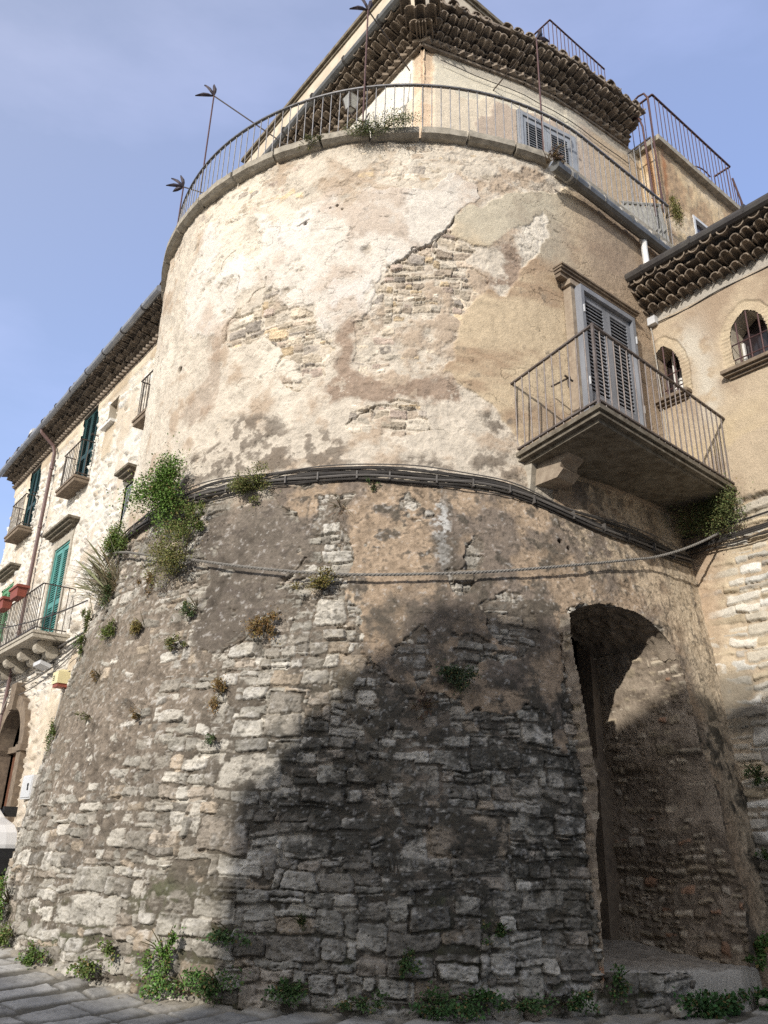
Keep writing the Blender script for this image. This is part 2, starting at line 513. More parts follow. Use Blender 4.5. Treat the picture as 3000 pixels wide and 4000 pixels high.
POLY = {
    'white': [(1.54, 9.54), (1.82, 9.45), (1.93, 9.24), (2.07, 9.08), (2.24, 9.09), (2.34, 9.34), (2.59, 9.39), (2.7, 9.53), (2.78, 9.49), (2.83, 9.23), (3.02, 9.15), (3.08, 9.3), (3.1, 9.44), (3.28, 9.42), (3.08, 9.43), (3.22, 9.46), (3.33, 9.35), (3.53, 9.42), (4.01, 9.38), (4.21, 9.71), (4.31, 9.7), (4.43, 9.61), (4.6, 9.57), (4.62, 9.34), (4.51, 9.24), (4.45, 9.19), (4.32, 9.03), (4.28, 8.92), (4.2, 8.77), (4.1, 8.66), (3.99, 8.53), (3.85, 8.49), (3.76, 8.4), (3.64, 8.25), (3.55, 8.21), (3.45, 8.16), (3.4, 7.98), (3.35, 7.75), (3.26, 7.51), (3.1, 7.43), (3.07, 7.45), (2.84, 7.06), (2.73, 7.23), (2.63, 7.36), (2.57, 7.54), (2.41, 7.71), (2.34, 7.71), (2.22, 7.74), (2.07, 7.88), (2.02, 8), (1.96, 8.17), (1.89, 8.21), (1.82, 8.13), (1.71, 8.34), (1.6, 8.49), (1.53, 8.72), (1.75, 8.77), (1.76, 8.88), (1.69, 8.98), (1.65, 9.09), (1.6, 9.16), (1.53, 9.38)],
    'white_side': [(0.69, 9.83), (0.42, 9.82), (0.37, 9.49), (0.27, 9.25), (0.1, 9.11), (0.09, 8.86), (0.24, 8.19), (0.49, 7.89), (0.9, 7.69), (1.21, 7.59), (1.22, 7.69), (1.32, 7.87), (1.43, 7.96), (1.41, 8.14), (1.57, 8.17), (1.73, 8.13), (1.81, 8.17), (1.7, 8.39), (1.55, 8.56), (1.5, 8.78), (1.36, 8.93), (1.16, 8.86), (1.03, 8.66), (0.76, 8.86), (0.8, 8.98), (0.96, 9.09), (0.84, 9.3), (0.77, 9.59)],
    'rubble_a': [(1.22, 7.5), (1.22, 7.71), (1.3, 7.85), (1.43, 7.93), (1.62, 7.87), (1.79, 7.96), (1.82, 8.1), (1.99, 8.12), (2.07, 7.88), (2.2, 7.72), (2.37, 7.72), (2.55, 7.56), (2.63, 7.36), (2.71, 7.19), (2.83, 7.06), (2.75, 6.86), (2.75, 6.66), (2.45, 6.46), (2.22, 6.63), (2.12, 6.85), (2.16, 7.06), (2.06, 7.24), (1.84, 7.44), (1.68, 7.36), (1.45, 7.37)],
    'rubble_b': [(3.64, 8.25), (3.78, 8.4), (3.87, 8.5), (4.01, 8.53), (4.1, 8.65), (4.22, 8.77), (4.3, 8.68), (4.42, 8.6), (4.56, 8.53), (4.44, 8.34), (4.57, 8.19), (4.67, 8.12), (4.69, 7.93), (4.58, 7.76), (4.45, 7.6), (4.35, 7.41), (4.31, 7.23), (4.33, 7.03), (4.27, 6.85), (4.12, 6.71), (4.01, 6.61), (3.87, 6.54), (3.67, 6.49), (3.5, 6.47), (3.3, 6.57), (3.15, 6.64), (3.1, 6.84), (3.11, 7.14), (3.08, 7.39), (3.26, 7.51), (3.35, 7.73), (3.4, 7.98), (3.45, 8.16)],
    'rubble_c': [(3.07, 5.88), (3.07, 6.09), (3.21, 6.14), (3.33, 6.22), (3.49, 6.18), (3.66, 6.24), (3.87, 6.18), (3.94, 6.02), (4.01, 5.85), (3.77, 5.79), (3.43, 5.78)],
    'beige': [(5.83, 9.84), (5.43, 9.69), (5.19, 9.61), (4.96, 9.47), (4.87, 9.4), (4.74, 9.26), (4.7, 9.17), (4.59, 9.18), (4.49, 9.22), (4.41, 9.14), (4.32, 9.01), (4.24, 8.77), (4.32, 8.64), (4.44, 8.63), (4.52, 8.59), (4.64, 8.59), (4.74, 8.59), (4.85, 8.74), (4.98, 8.87), (5.17, 9.02), (5.31, 9.15), (5.38, 9.25), (5.56, 9.4), (5.63, 9.32), (5.61, 8.98), (5.5, 8.84), (5.47, 8.67), (5.33, 8.55), (5.23, 8.4), (5.13, 8.2), (5.02, 8.01), (4.93, 7.87), (4.87, 7.86), (4.79, 7.91), (4.71, 7.92), (4.58, 7.76), (4.45, 7.58), (4.35, 7.38), (4.31, 7.16), (4.29, 6.88), (4.16, 6.73), (4.12, 6.64), (4.23, 6.63), (4.3, 6.55), (4.42, 6.46), (4.57, 6.37), (4.64, 6.34), (4.8, 6.17), (4.94, 5.9)],
    'brown_a': [(2.87, 7.41), (3.1, 7.36), (3.09, 7.03), (3.05, 6.71), (3.13, 6.62), (3.46, 6.5), (3.55, 6.41), (3.8, 6.54), (3.98, 6.59), (4.3, 6.53), (4.29, 6.29), (4.01, 6.25), (3.62, 6.28), (3.56, 6.22), (3.33, 6.22), (3.2, 6.31), (2.99, 6.29), (2.83, 6.22), (2.76, 6.4), (2.86, 6.51), (2.88, 6.73), (2.88, 7.05)],
    'brown_b': [(4.91, 8.65), (5.11, 8.68), (5.26, 8.6), (5.15, 8.23), (5, 8), (4.89, 8.03), (4.71, 8.01), (4.69, 8.12), (4.96, 8.23), (4.99, 8.43)],
    'brown_c': [(2.79, 7.85), (2.98, 7.83), (3.08, 7.61), (3.07, 7.41), (2.82, 7.54)],
    'brown_d': [(0.9, 8.04), (1.14, 7.89), (1.2, 7.44), (1.21, 7.02), (1.24, 6.6), (1.07, 6.45), (0.73, 6.4), (0.5, 6.65), (0.72, 6.89), (1.05, 7.08), (0.92, 7.55)],
    'dark_a': [(1.24, 6.25), (1.44, 6.29), (1.82, 6.27), (2.12, 6.19), (2.28, 6.1), (2.21, 5.98), (2.42, 5.92), (2.92, 5.9), (3.09, 5.78), (3.07, 5.59), (3.19, 5.41), (2.65, 5.36), (2.15, 5.43), (1.58, 5.44), (1.02, 5.47), (0.85, 5.44), (0.53, 5.85), (1.09, 5.9), (1.41, 6)],
    'dark_b': [(4.58, 6.09), (4.96, 6.15), (4.93, 5.79), (4.72, 5.79), (4.6, 5.87)],
    'dark_c': [(3.5, 5.4), (3.72, 5.47), (3.98, 5.55), (4.21, 5.42), (4.32, 5.38), (4.48, 5.72), (4.68, 5.68), (4.89, 5.54), (4.99, 5.4), (4.97, 5.27), (4.72, 5.34), (4.52, 5.33), (4.32, 5.36), (3.94, 5.35)],
    'panel': [(1.52, 4.66), (1.6, 4.97), (1.94, 5.01), (2.37, 5.05), (2.59, 4.85), (2.73, 4.57), (2.75, 4.27), (2.52, 4.05), (2.5, 3.96), (2.63, 3.89), (2.54, 3.65), (2.38, 3.57), (2.25, 3.45), (2.36, 3.62), (2.25, 3.48), (2.14, 3.39), (2.04, 3.25), (1.99, 3.27), (1.87, 3.32), (1.75, 3.34), (1.64, 3.58), (1.66, 3.84), (1.69, 4.05), (1.71, 4.29)],
    'tan': [(2.26, 5.18), (2.6, 5.17), (2.98, 5.2), (3.48, 5.19), (3.94, 5.16), (4.52, 5.14), (4.99, 5.13), (5.29, 4.98), (5.8, 4.87), (6.08, 4.78), (6.47, 4.67), (7.22, 4.78), (6.57, 3.77), (5.92, 3.97), (5.26, 3.83), (5.19, 3.5), (5.18, 3.55), (5.13, 3.3), (5.11, 2.76), (5.11, 2.63), (5.05, 2.33), (4.98, 2.36), (4.99, 2.49), (5.01, 2.72), (4.94, 2.79), (4.77, 2.8), (4.69, 2.75), (4.54, 2.69), (4.39, 2.71), (4.35, 2.77), (4.21, 2.75), (4.17, 2.9), (4.09, 2.86), (3.91, 2.87), (3.83, 2.83), (3.75, 2.86), (3.72, 2.95), (3.65, 3.02), (3.51, 3.07), (3.44, 3.2), (3.34, 3.27), (3.55, 3.07), (3.45, 3.19), (3.35, 3.3), (3.37, 3.44), (3.3, 3.75), (3.22, 3.81), (3.21, 3.93), (3.21, 3.94), (3.22, 4.38), (3.09, 4.63), (3.07, 4.78), (3.28, 5.02), (2.84, 5.04), (2.84, 4.8), (2.74, 4.57), (2.59, 4.85), (2.37, 5.04)],
    'hole_a': [(3.64, 3.23), (3.74, 3.39), (3.86, 3.56), (3.95, 3.45), (3.92, 3.24), (3.97, 3.14), (3.87, 2.92), (3.82, 3.02), (3.69, 3.13)],
    'hole_b': [(4.4, 3.77), (4.5, 3.87), (4.67, 3.96), (4.84, 3.9), (4.91, 3.74), (4.96, 3.53), (4.91, 3.38), (4.74, 3.35), (4.61, 3.39), (4.49, 3.5), (4.45, 3.67)],
    'drip': [(3.99, 4.79), (4.09, 5), (4.12, 5.1), (4.13, 4.9), (4.2, 4.73), (4.2, 4.52), (4.13, 4.27), (4.05, 4.09), (4.01, 4.23), (4.01, 4.47)],
    'niche': [(5.18, 0.65), (5.18, 0.83), (5.18, 1.21), (5.18, 1.62), (5.21, 2.04), (5.21, 2.5), (5.2, 2.93), (5.18, 3.23), (5.19, 3.55), (5.21, 3.69), (5.29, 3.78), (5.45, 3.88), (5.66, 3.95), (5.91, 3.95), (6.1, 3.945), (6.26, 3.89), (6.43, 3.805), (6.56, 3.68), (6.62, 3.5), (6.645, 3.28), (6.65, 2.93), (6.61, 2.61), (6.7, 2.31), (6.73, 2.01), (6.67, 1.65), (6.66, 1.57), (6.73, 1.27), (6.68, 0.99), (6.65, 0.8), (6.63, 0.61)],
}
BIG = [(1.12, 1.2, 0.2, 0.11), (1.1, 0.94, 0.4, 0.12), (2.37, 1.62, 0.22, 0.13), (2.12, 1.33, 0.16, 0.08), (2.02, 1.1, 0.2, 0.1), (2.38, 1.07, 0.17, 0.08), (2.05, 0.91, 0.13, 0.1), (2.27, 0.89, 0.13, 0.08), (3.33, 1.6, 0.11, 0.09), (3.06, 1.56, 0.17, 0.07), (4.22, 1.64, 0.29, 0.16), (3.94, 1.04, 0.14, 0.08), (3.84, 1.78, 0.09, 0.08), (5.04, 1.79, 0.12, 0.08), (4.14, 0.66, 0.14, 0.06), (2.77, 2.77, 0.15, 0.1), (2.75, 2.56, 0.17, 0.1), (2.46, 2.54, 0.14, 0.08), (2.5, 2.15, 0.27, 0.15), (3.08, 3.64, 0.14, 0.14), (3.33, 3.12, 0.12, 0.08), (4.82, 2.53, 0.14, 0.09), (3.91, 2.11, 0.11, 0.14), (4.69, 2.06, 0.11, 0.08), (3.67, 2.21, 0.15, 0.07), (3.76, 2.66, 0.13, 0.07), (3.53, 2.84, 0.16, 0.07), (3.15, 1.96, 0.17, 0.07), (2.31, 0.51, 0.11, 0.1), (2.05, 0.56, 0.11, 0.08), (3.69, 0.55, 0.1, 0.07), (3.21, 0.52, 0.09, 0.07), (4.63, 0.58, 0.08, 0.09), (2.11, 2.69, 0.12, 0.08), (1.04, 2.49, 0.16, 0.07)]
POLY['beige'] += [(5.2, 5.35), (9.3, 5.35), (9.3, 10.7), (6.2, 10.7), (6.0, 10.0)]

PAL_LOW = [(.345, .322, .275), (.42, .39, .335), (.275, .25, .21), (.49, .46, .40), (.36, .30, .23), (.215, .195, .165), (.385, .335, .275)]
PAL_UP = [(.50, .43, .335), (.56, .50, .41), (.42, .35, .275), (.34, .30, .255), (.53, .42, .28), (.46, .375, .31)]

def tower_surface(u, z):
    hf = lambda q: (.10, .27) if q < 1.7 else ((.085, .215) if q < 4 else (.08, .18))
    d, i1, i2, i3, uw, zw = rubble(u, z, 5, hf, (.8, 1.9), .012, .035, BIG, .26, (.85, .62), .24)
    f1 = fb(u * 13, z * 13, 101, 4, .6)
    f2 = fb(u * 2.6, z * 2.6, 102, 4)
    f3 = fb(u * 34, z * 34, 103, 2)
    f4 = fb(u * .9, z * .9, 104, 3)
    f5 = fb(u * 6, z * 6, 105, 4, .6)
    rdg = 1 - abs(fb(u * 10 + .5 * f2, z * 15, 109, 4, .6))
    pit = sm(rdg, .82, 1.0)
    strat = fb(u * 7 + .3 * f1, z * 38, 110, 3)
    own = fb(u * 5 + i1 * 90, z * 7 + i2 * 90, 106, 3)
    low = 1 - sm(z + .12 * f2, 5.0, 5.3)
    ra, rb_, rc = soft(u, z, POLY['rubble_a'], 0, 201), soft(u, z, POLY['rubble_b'], 0, 202), soft(u, z, POLY['rubble_c'], 0, 203)
    rub = np.maximum(np.maximum(ra, rb_ * (1 - .45 * sm(7.6 - z, 0, .6))), rc) * (1 - .55 * sm(f2 + .6 * f5, .25, .8))
    prof = sm(d, -.001, .009)
    hs = -.032 + (.032 + .034 * (i1 - .35)) * prof * (.5 + .5 * np.maximum(low, rub)) + .010 * own * prof + .008 * f1 * (.7 + .3 * low) + .0035 * f3 - .010 * pit * prof + .003 * strat * prof
    stone = palette(i2, i3, PAL_LOW, (3, 3, 2, 1.6, 1, 1.2, 1)) * low[:, None] + palette(i2, i3, PAL_UP, (3, 3, 2, 1.2, 1.3, 1)) * (1 - low)[:, None]
    stone = stone * (1 + .22 * f1 + .15 * own + .12 * strat - .25 * pit)[:, None]
    stone = mixc(stone, (.60, .575, .53), np.float32(.5) * sm(f5 + .5 * own, .35, .8) * (i1 > .35) * low)
    # mortar
    cover = np.exp(-((u - .5) / 1.4) ** 2 - ((z - 2.5) / 1.5) ** 2) * .038 + np.exp(-((u - 3.9) / .5) ** 2 - ((z - 2.1) / .9) ** 2) * .035
    cover = cover + .018 * sm(z, 2.0, 3.2) * low
    ml = low * (-.026 + .020 * f2 + .014 * f5 + cover) + (1 - low) * (.014 + .02 * f2 + .008 * f5)
    topb = sm(z + .1 * f2, 9.35, 9.6)
    ml = ml - (.029 + .016 * f2) * np.maximum(rub, .95 * topb * sm(f4 + .5 * f5, -.5, .2)) * (1 - low)
    ml = ml - low * .045 * sm(-f5 - .2 * f2, .15, .5) * (cover < .03) + (.008 - .002 * (1 - low)) * f1 + .002 * f3
    h = np.maximum(hs, ml)
    ism = sm(ml - hs, -.004, .005)
    mort_low = np.array([.115, .101, .082])[None] * (1 + .35 * f1 + .2 * f2)[:, None]
    cov = np.clip(cover / .034, 0, 1)
    mort_cov = mixc(np.array([.225, .187, .148])[None] * (1 + .34 * f1 + .2 * f4 + .24 * f5 - .2 * pit)[:, None], (.46, .43, .38), .55 * sm(f3 + .6 * f5, .75, 1.05))
    mort_low = mort_low + (mort_cov - mort_low) * cov[:, None]
    mort_low = mixc(mort_low, (.07, .085, .035), .6 * sm(1.3 - z + .5 * f2, 0, .8) * sm(f5, 0, .5))
    mort_up = mixc(np.array([.55, .49, .405])[None] * (1 + .12 * f1 + .12 * f5 - .10 * pit)[:, None], (.41, .33, .25), sm(f2 + .6 * f5, -.02, .85))
    mort_up = mixc(mort_up, (.62, .565, .475), sm(f4 + .4 * f5, .15, .7))
    mort = mort_low * low[:, None] + mort_up * (1 - low)[:, None]
    c = stone + (mort - stone) * ism[:, None]
    # stains of the old brown coat
    for k, (nm, s) in enumerate((('brown_a', .9), ('brown_b', .9), ('brown_c', .6), ('brown_d', .5))):
        m = soft(u, z, POLY[nm], .04, 300 + k, .07, 6)
        c = mixc(c, np.array([.27, .20, .15])[None] * (1 + .2 * f1)[:, None], s * m * (1 - .7 * sm(f5 + .4 * f3, .45, .7)))
    # plaster coats
    def coat(m, off, col, rough=1.0):
        nonlocal h, c
        t = off + rough * (.006 * f2 + .0035 * f1 + .003 * f5)
        h = h + (np.maximum(t, h * .15 + t * .85) - h) * m
        c = c + (col - c) * m[:, None]
    wcol = mixc(np.array([.615, .565, .495])[None] * (1 + .06 * f1 + .05 * f5)[:, None], (.49, .41, .335), .85 * sm(f2 + .6 * f5 + .3 * strat * 0 + .35 * sm(8.3 - z, 0, .8), .0, .9))
    wcol = wcol * (1 + .07 * f1 - .12 * pit)[:, None]
    wcol = mixc(wcol, (.70, .67, .63), .6 * sm(f4 + .4 * f5, .2, .7))
    mv = soft(u, z, POLY['white_side'], .12, 401, .06, 5)
    coat(mv * sm(mv + .5 * f5 + .3 * f2, .2, .75), .026, wcol, .9)
    mw = soft(u, z, POLY['white'], 0, 402, .035, 6)
    ms = soft(u, z, POLY['white'], .16, 402, .06, 4)
    edge = sm(u + .3 * (z - 8.5), 3.2, 3.5)                # the coat breaks off sharply only on its right
    mw = mw * edge + ms * sm(ms + .5 * f5 + .3 * f2, .2, .75) * (1 - edge)
    coat(mw, .034, wcol, .9)
    bands = fb(u * 1.3, z * 3.4, 107, 4)
    bcol = mixc(np.array([.50, .405, .28])[None] * (1 + .06 * f1)[:, None], (.36, .265, .18), sm(bands + .5 * f4, -.1, .7))
    bcol = mixc(bcol, (.46, .42, .33), sm(z + .3 * f2, 8.3, 9.0) * (1 - sm(u, 5.6, 6.2)) * .8)
    bcol = mixc(bcol, np.array([.36, .275, .20])[None] * (1 + .18 * f4 + .05 * f1)[:, None], sm(u + .15 * f2, 5.7, 6.5) * .8)
    mb = soft(u, z, POLY['beige'], .015, 403, .04, 6)
    bcol = bcol * (1 + .06 * f1 + .07 * f5)[:, None]
    bcol = mixc(bcol, (.30, .25, .19), .5 * sm(f4 + .6 * f5 + .3 * f1, .35, .9))
    coat(mb, .030, bcol, .7)
    mt = np.maximum(soft(u, z, POLY['tan'], 0, 404, .05, 5), sm(u, 6.45, 6.55) * (z < 5.4))
    mt = np.maximum(mt, (u > 5.35) * (z > 4.4) * (z < 5.45))
    hole = np.maximum(soft(u, z, POLY['hole_a'], 0, 405, .04, 6), soft(u, z, POLY['hole_b'], 0, 406, .04, 6))
    hole = np.maximum(hole, sm(fb(u * 2.1, z * 2.1, 108, 4, .6), .72, .78) * (u < 5.2))
    tcol = mixc(np.array([.34, .26, .185])[None] * (1 + .16 * f1 + .12 * f5)[:, None], (.195, .16, .13), sm(f2 + .6 * f5, -.15, .7))
    tcol = mixc(tcol, (.52, .42, .305), sm(f4 + .7 * f5, .35, .85))
    tcol = mixc(tcol, (.085, .075, .062), .85 * sm(f5 + .5 * f1 + .35 * f4, .35, .75) * (1 - .7 * sm(u, 5.2, 6.4)))
    tcol = mixc(tcol, np.array([.50, .42, .31])[None] * (1 + .12 * f1)[:, None], .7 * sm(u + .12 * f2, 6.75, 7.1))
    strk = fb(u * 8, z * 1.1, 111, 4, .6)
    tcol = mixc(tcol, (.15, .125, .10), .7 * sm(strk + .5 * f5 + .3 * f1, .2, .8))
    tcol = tcol * (1 + .12 * f3 + .1 * f1 - .2 * pit)[:, None]
    coat(mt * (1 - hole), .022, tcol, 1.8)
    mp_ = soft(u, z, POLY['panel'], .03, 407, .09, 4)
    mp_ = mp_ * (1 - .9 * sm(fb(u * 3.1, z * 3.1, 113, 4, .6), .5, .75))
    pcol = mixc(np.array([.155, .132, .108])[None] * (1 + .25 * f1 + .25 * f2 + .2 * f5)[:, None], (.36, .335, .31), .2 * sm(f3 + .8 * f1, .8, 1.2))
    pcol = mixc(pcol, (.09, .075, .065), .6 * sm(f5 + .5 * f1 + .4 * strat, .2, .8))
    pcol = mixc(pcol, (.30, .235, .18), .7 * sm(f4 + .4 * f2, .3, .8))
    coat(mp_, .026, pcol, .7)
    # weathering and painted shade: soot under the cable line, white run-off, lichen on the foot
    for k, (nm, s) in enumerate((('dark_a', .85), ('dark_b', .9), ('dark_c', .8))):
        m = soft(u, z, POLY[nm], .06, 500 + k, .08, 4)
        c = mixc(c, np.array([.15, .125, .10])[None] * (1 + .25 * f1)[:, None], s * m * sm(f5 + .6 * f1 + .25, -.1, .55))
    c = mixc(c, (.50, .50, .48), .8 * soft(u, z, POLY['drip'], .05, 510, .05, 8) * sm(f1 + .5 * f3 + .5 * strk, -.1, .35))
    lw = np.clip(sm(u, 1.9, 3.0) * sm(3.4 - z, 0, .6), 0, 1)
    blob = np.zeros(len(u), np.float32)
    for bu, bz, br in ((2.8, 2.0, .55), (3.4, 1.95, .6), (4.6, 1.35, .5), (4.5, 2.2, .6), (3.0, 2.35, .45), (3.9, 1.2, .4), (4.8, 1.0, .35), (2.3, 2.05, .3)):
        blob = np.maximum(blob, np.exp(-((u - bu) ** 2 + ((z - bz) * 1.5) ** 2) / br ** 2))
    lich_shade = lw * (1 - .35 * sm(1.25 - z, 0, .5)) * sm(.42 + blob * .75 + .4 * f2 + .5 * f5 - .45 * (i1 - .5) * (1 - ism) + .25 * ism, .2, .85) * sm(f5 * .6 + f1 + .35 * f3, -.6, .15)
    c = mixc(c, (.045, .043, .036), .86 * lich_shade)  # lichen colour, strengthened so that it also darkens the shaded foot
    stain_shade = np.zeros(len(u), np.float32)  # dark stain that also paints the soft shade climbing the tan plaster
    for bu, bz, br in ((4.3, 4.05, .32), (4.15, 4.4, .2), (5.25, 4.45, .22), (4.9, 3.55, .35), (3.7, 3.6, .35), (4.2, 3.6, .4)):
        stain_shade = np.maximum(stain_shade, np.exp(-((u - bu) ** 2 + ((z - bz) * .8) ** 2) / br ** 2))
    c = mixc(c, np.array([.085, .073, .058])[None] * (1 + .3 * f1)[:, None], .62 * sm(stain_shade + .45 * f5 + .35 * f1, .3, 1.0))
    c = mixc(c, (.07, .062, .05), .5 * low * sm(-f3 + .6 * f1 + .3 * f5, .45, 1.0))
    c = mixc(c, (.50, .48, .45), .35 * sm(f3 + .4 * f1, .85, 1.1) * low * (1 - sm(u, 6.4, 6.6)))
    c = mixc(c, (.10, .085, .06), .4 * low * sm(f4 + .4 * f5, .35, .8) * (1 - mt))
    # hairline cracks in the render
    hair = sm(1 - abs(fb(u * 2.3 + .25 * f5, z * 2.3, 112, 3, .6)), .972, .995) * sm(f4 + .3, -.1, .3)
    h = h - .006 * hair
    c = c * (1 - .45 * hair)[:, None]
    # small holes
    for hu, hz, hr in ((.28, 7.47, .055), (2.79, 9.19, .02), (2.86, 9.12, .018), (2.70, 9.17, .016), (2.36, 9.0, .03), (5.33, 4.62, .03), (5.42, 4.55, .025)):
        q = np.hypot(u - hu, z - hz)
        m = 1 - sm(q, hr * .7, hr)
        h = h - .12 * m
        c = mixc(c, (.02, .018, .015), m)
    # cracks along the broken edges of the coats
    for k, (ln, wd) in enumerate(CRACKS):
        p = np.array(ln)
        best = np.full(len(u), 9.0)
        xx, yy = u + .03 * fb(u * 9, z * 9, 600, 3), z + .03 * fb(u * 9, z * 9, 601, 3)
        for (x0, y0), (x1, y1) in zip(p[:-1], p[1:]):
            L2 = (x1 - x0) ** 2 + (y1 - y0) ** 2
            t = np.clip(((xx - x0) * (x1 - x0) + (yy - y0) * (y1 - y0)) / L2, 0, 1)
            best = np.minimum(best, np.hypot(xx - x0 - t * (x1 - x0), yy - y0 - t * (y1 - y0)))
        m = 1 - sm(best, wd * .25, wd * .75)
        h = h - .035 * m
        c = mixc(c, (.06, .05, .04), .5 * m)
    return h, c

CRACKS = [([(3.58, 8.2), (3.8, 8.42), (4.02, 8.52), (4.2, 8.76), (4.3, 9.0)], .016),
          ([(1.2, 7.5), (1.25, 7.75), (1.44, 7.95)], .014), ([(1.55, 8.0), (1.7, 8.12), (1.82, 8.16), (1.86, 8.3)], .016),
          ([(2.52, 3.95), (2.64, 4.12), (2.8, 4.3)], .014), ([(2.0, 3.27), (2.3, 3.42), (2.45, 3.6), (2.6, 3.7)], .013),
          ([(3.05, 5.95), (3.2, 6.12), (3.45, 6.2), (3.6, 6.2)], .016), ([(2.26, 9.0), (2.42, 9.06)], .014),
          ([(.93, 8.72), (1.1, 8.95), (1.25, 9.0)], .012),
          ([(.74, 9.45), (.72, 9.65)], .015), ([(1.35, 8.25), (1.37, 8.5)], .02)]

tower = thing('round_tower', W(6.1, 5.0, GROUND), 'round stone tower with battered foot, peeling plaster, terrace railing, balcony and arched niche', 'tower')

nu, nz_ = 1280, 1200
gu, gz = np.meshgrid(np.linspace(-2.0, 9.0, nu), np.linspace(.2, 10.3, nz_))
gu, gz = gu.ravel(), gz.ravel()
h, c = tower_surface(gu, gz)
keep = ~inpoly(gu, gz, POLY['niche'])
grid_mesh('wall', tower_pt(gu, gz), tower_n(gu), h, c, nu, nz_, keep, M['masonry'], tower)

# niche: reveals, vault, floor ledge, doorway at the back
NI = POLY['niche']
def niche_side(a, z, seed, dark=1.0):
    d, i1, i2, i3, uw, zw = rubble(a, z, seed, lambda q: (.06, .15), (.9, 2.2), .010, .03, (), .3, (.7, .45), .22)
    rdg = sm(1 - abs(fb(a * 9, z * 14, seed + 9, 4, .6)), .82, 1)
    f1, f2, f5 = fb(a * 13, z * 13, seed + 1, 4, .6), fb(a * 2.6, z * 2.6, seed + 2, 4), fb(a * 6, z * 6, seed + 3, 4, .6)
    prof = sm(d, 0, .03)
    hs = -.04 + (.04 + .05 * (i1 - .35)) * prof + .008 * f1
    ml = -.022 + .02 * f2 + .01 * f5 + .028 * np.exp(-((z - 2.0) / .5) ** 2) + .02 * np.exp(-((z - 3.2) / .3) ** 2) * sm(a, 4.6, 5.2)
    ml = ml + .006 * f1
    st = palette(i2, i3, [(.36, .30, .22), (.43, .37, .285), (.29, .235, .175), (.37, .23, .155), (.46, .40, .32)], (3, 2, 2, .7, 1.2)) * (1 + .2 * f1)[:, None]
    mo = mixc(np.array([.22, .18, .14])[None] * (1 + .25 * f1 + .25 * f5)[:, None], (.35, .29, .225), sm(f2 + .4 * f5, 0, .8))
    ism = sm(ml - hs, -.004, .007)
    return np.maximum(hs, ml) - .008 * rdg, (st + (mo - st) * ism[:, None]) * (1 - .25 * rdg)[:, None] * dark
for nm, bpl, sgn, a0 in (('niche_reveal', 7.90, -1.0, 4.4), ('niche_reveal', 6.20, 1.0, 4.75)):
    na, nn = 118, 230
    ga, gg = np.meshgrid(np.linspace(a0, 5.88, na), np.linspace(.5, 3.75, nn))
    ga, gg = ga.ravel(), gg.ravel()
    hh, cc = niche_side(ga, gg, 700 + int(bpl * 10))
    rr = np.interp(gg, PROF[:, 0], PROF[:, 1])
    if sgn < 0:
        eb = sorted([(p[1], CB + p[0] - U90) for p in NI if p[0] > 6.52])
        bl = np.interp(gg, [k[0] for k in eb], [k[1] for k in eb]) - .012
        hh = np.minimum(hh, .012)
    else:
        eb = sorted([(p[1], float(tower_pt(p[0], p[1]) @ BX)) for p in NI if p[0] < 5.25 and p[1] < 3.72])
        bl = np.interp(gg, [k[0] for k in eb], [k[1] for k in eb]) - .02
    kp = ga > CA - rr + (-.055 if sgn < 0 else .10)
    if sgn < 0:
        kp &= gg < 3.66
    grid_mesh(nm, WA(ga, bl, gg), np.tile(BX * sgn, (len(ga), 1)), hh, cc, na, nn, kp, M['masonry'], tower)
# vault lofted along the arch line
arch = [p for p in NI if p[1] > 3.2]
arch = [arch[0]] + [((p[0] * 2 + q[0]) / 3, (p[1] * 2 + q[1]) / 3 + .0) for p, q in zip(arch[:-1], arch[1:])] + arch[1:]
arch = sorted(arch, key=lambda p: p[0])
xs = np.linspace(5.17, 6.62, 70)
ax_ = np.array(sorted([(5.17, 3.2), (5.19, 3.55), (5.21, 3.69), (5.29, 3.79), (5.45, 3.89), (5.66, 3.96), (5.91, 3.965), (6.1, 3.95), (6.26, 3.895), (6.43, 3.81), (6.56, 3.69), (6.62, 3.5)]))
zs = np.interp(xs, ax_[:, 0], ax_[:, 1])
na, nn = 60, 70
tt, ii = np.meshgrid(np.linspace(0, 1, na), np.arange(nn))
tt, ii = tt.ravel(), ii.ravel()
P0 = tower_pt(xs[ii], zs[ii] + .012, .02)
depth = 5.95 - (P0 @ AX)
PV = P0 + AX * (depth * tt)[:, None]
fv = fb(ii * .35, tt * 14, 720, 4, .6)
cv = np.array([.26, .215, .165])[None] * (1 + .35 * fv)[:, None]
grid_mesh('niche_vault', PV, np.tile(-ZX, (len(tt), 1)), .03 * fv - .005, cv, na, nn, None, M['masonry'], tower)
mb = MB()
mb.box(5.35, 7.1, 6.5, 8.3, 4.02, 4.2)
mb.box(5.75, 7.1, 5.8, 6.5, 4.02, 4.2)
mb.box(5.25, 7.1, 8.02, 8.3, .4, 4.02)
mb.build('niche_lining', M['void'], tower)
mb = MB()
mb.box(5.86, 6.05, 7.70, 8.05, .45, 3.95)                # jamb
mb.build('door_jamb', M['brownstone'], tower)
mb = MB()
mb.box(5.84, 6.05, 6.0, 7.70, 2.28, 2.52)
mb.build('door_lintel', M['brownstone'], tower)
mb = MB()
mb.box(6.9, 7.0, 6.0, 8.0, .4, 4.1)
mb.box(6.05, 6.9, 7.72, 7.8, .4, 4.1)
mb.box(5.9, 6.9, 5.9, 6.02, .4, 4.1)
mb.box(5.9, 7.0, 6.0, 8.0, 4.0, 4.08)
mb.build('doorway_passage', M['void'], tower)
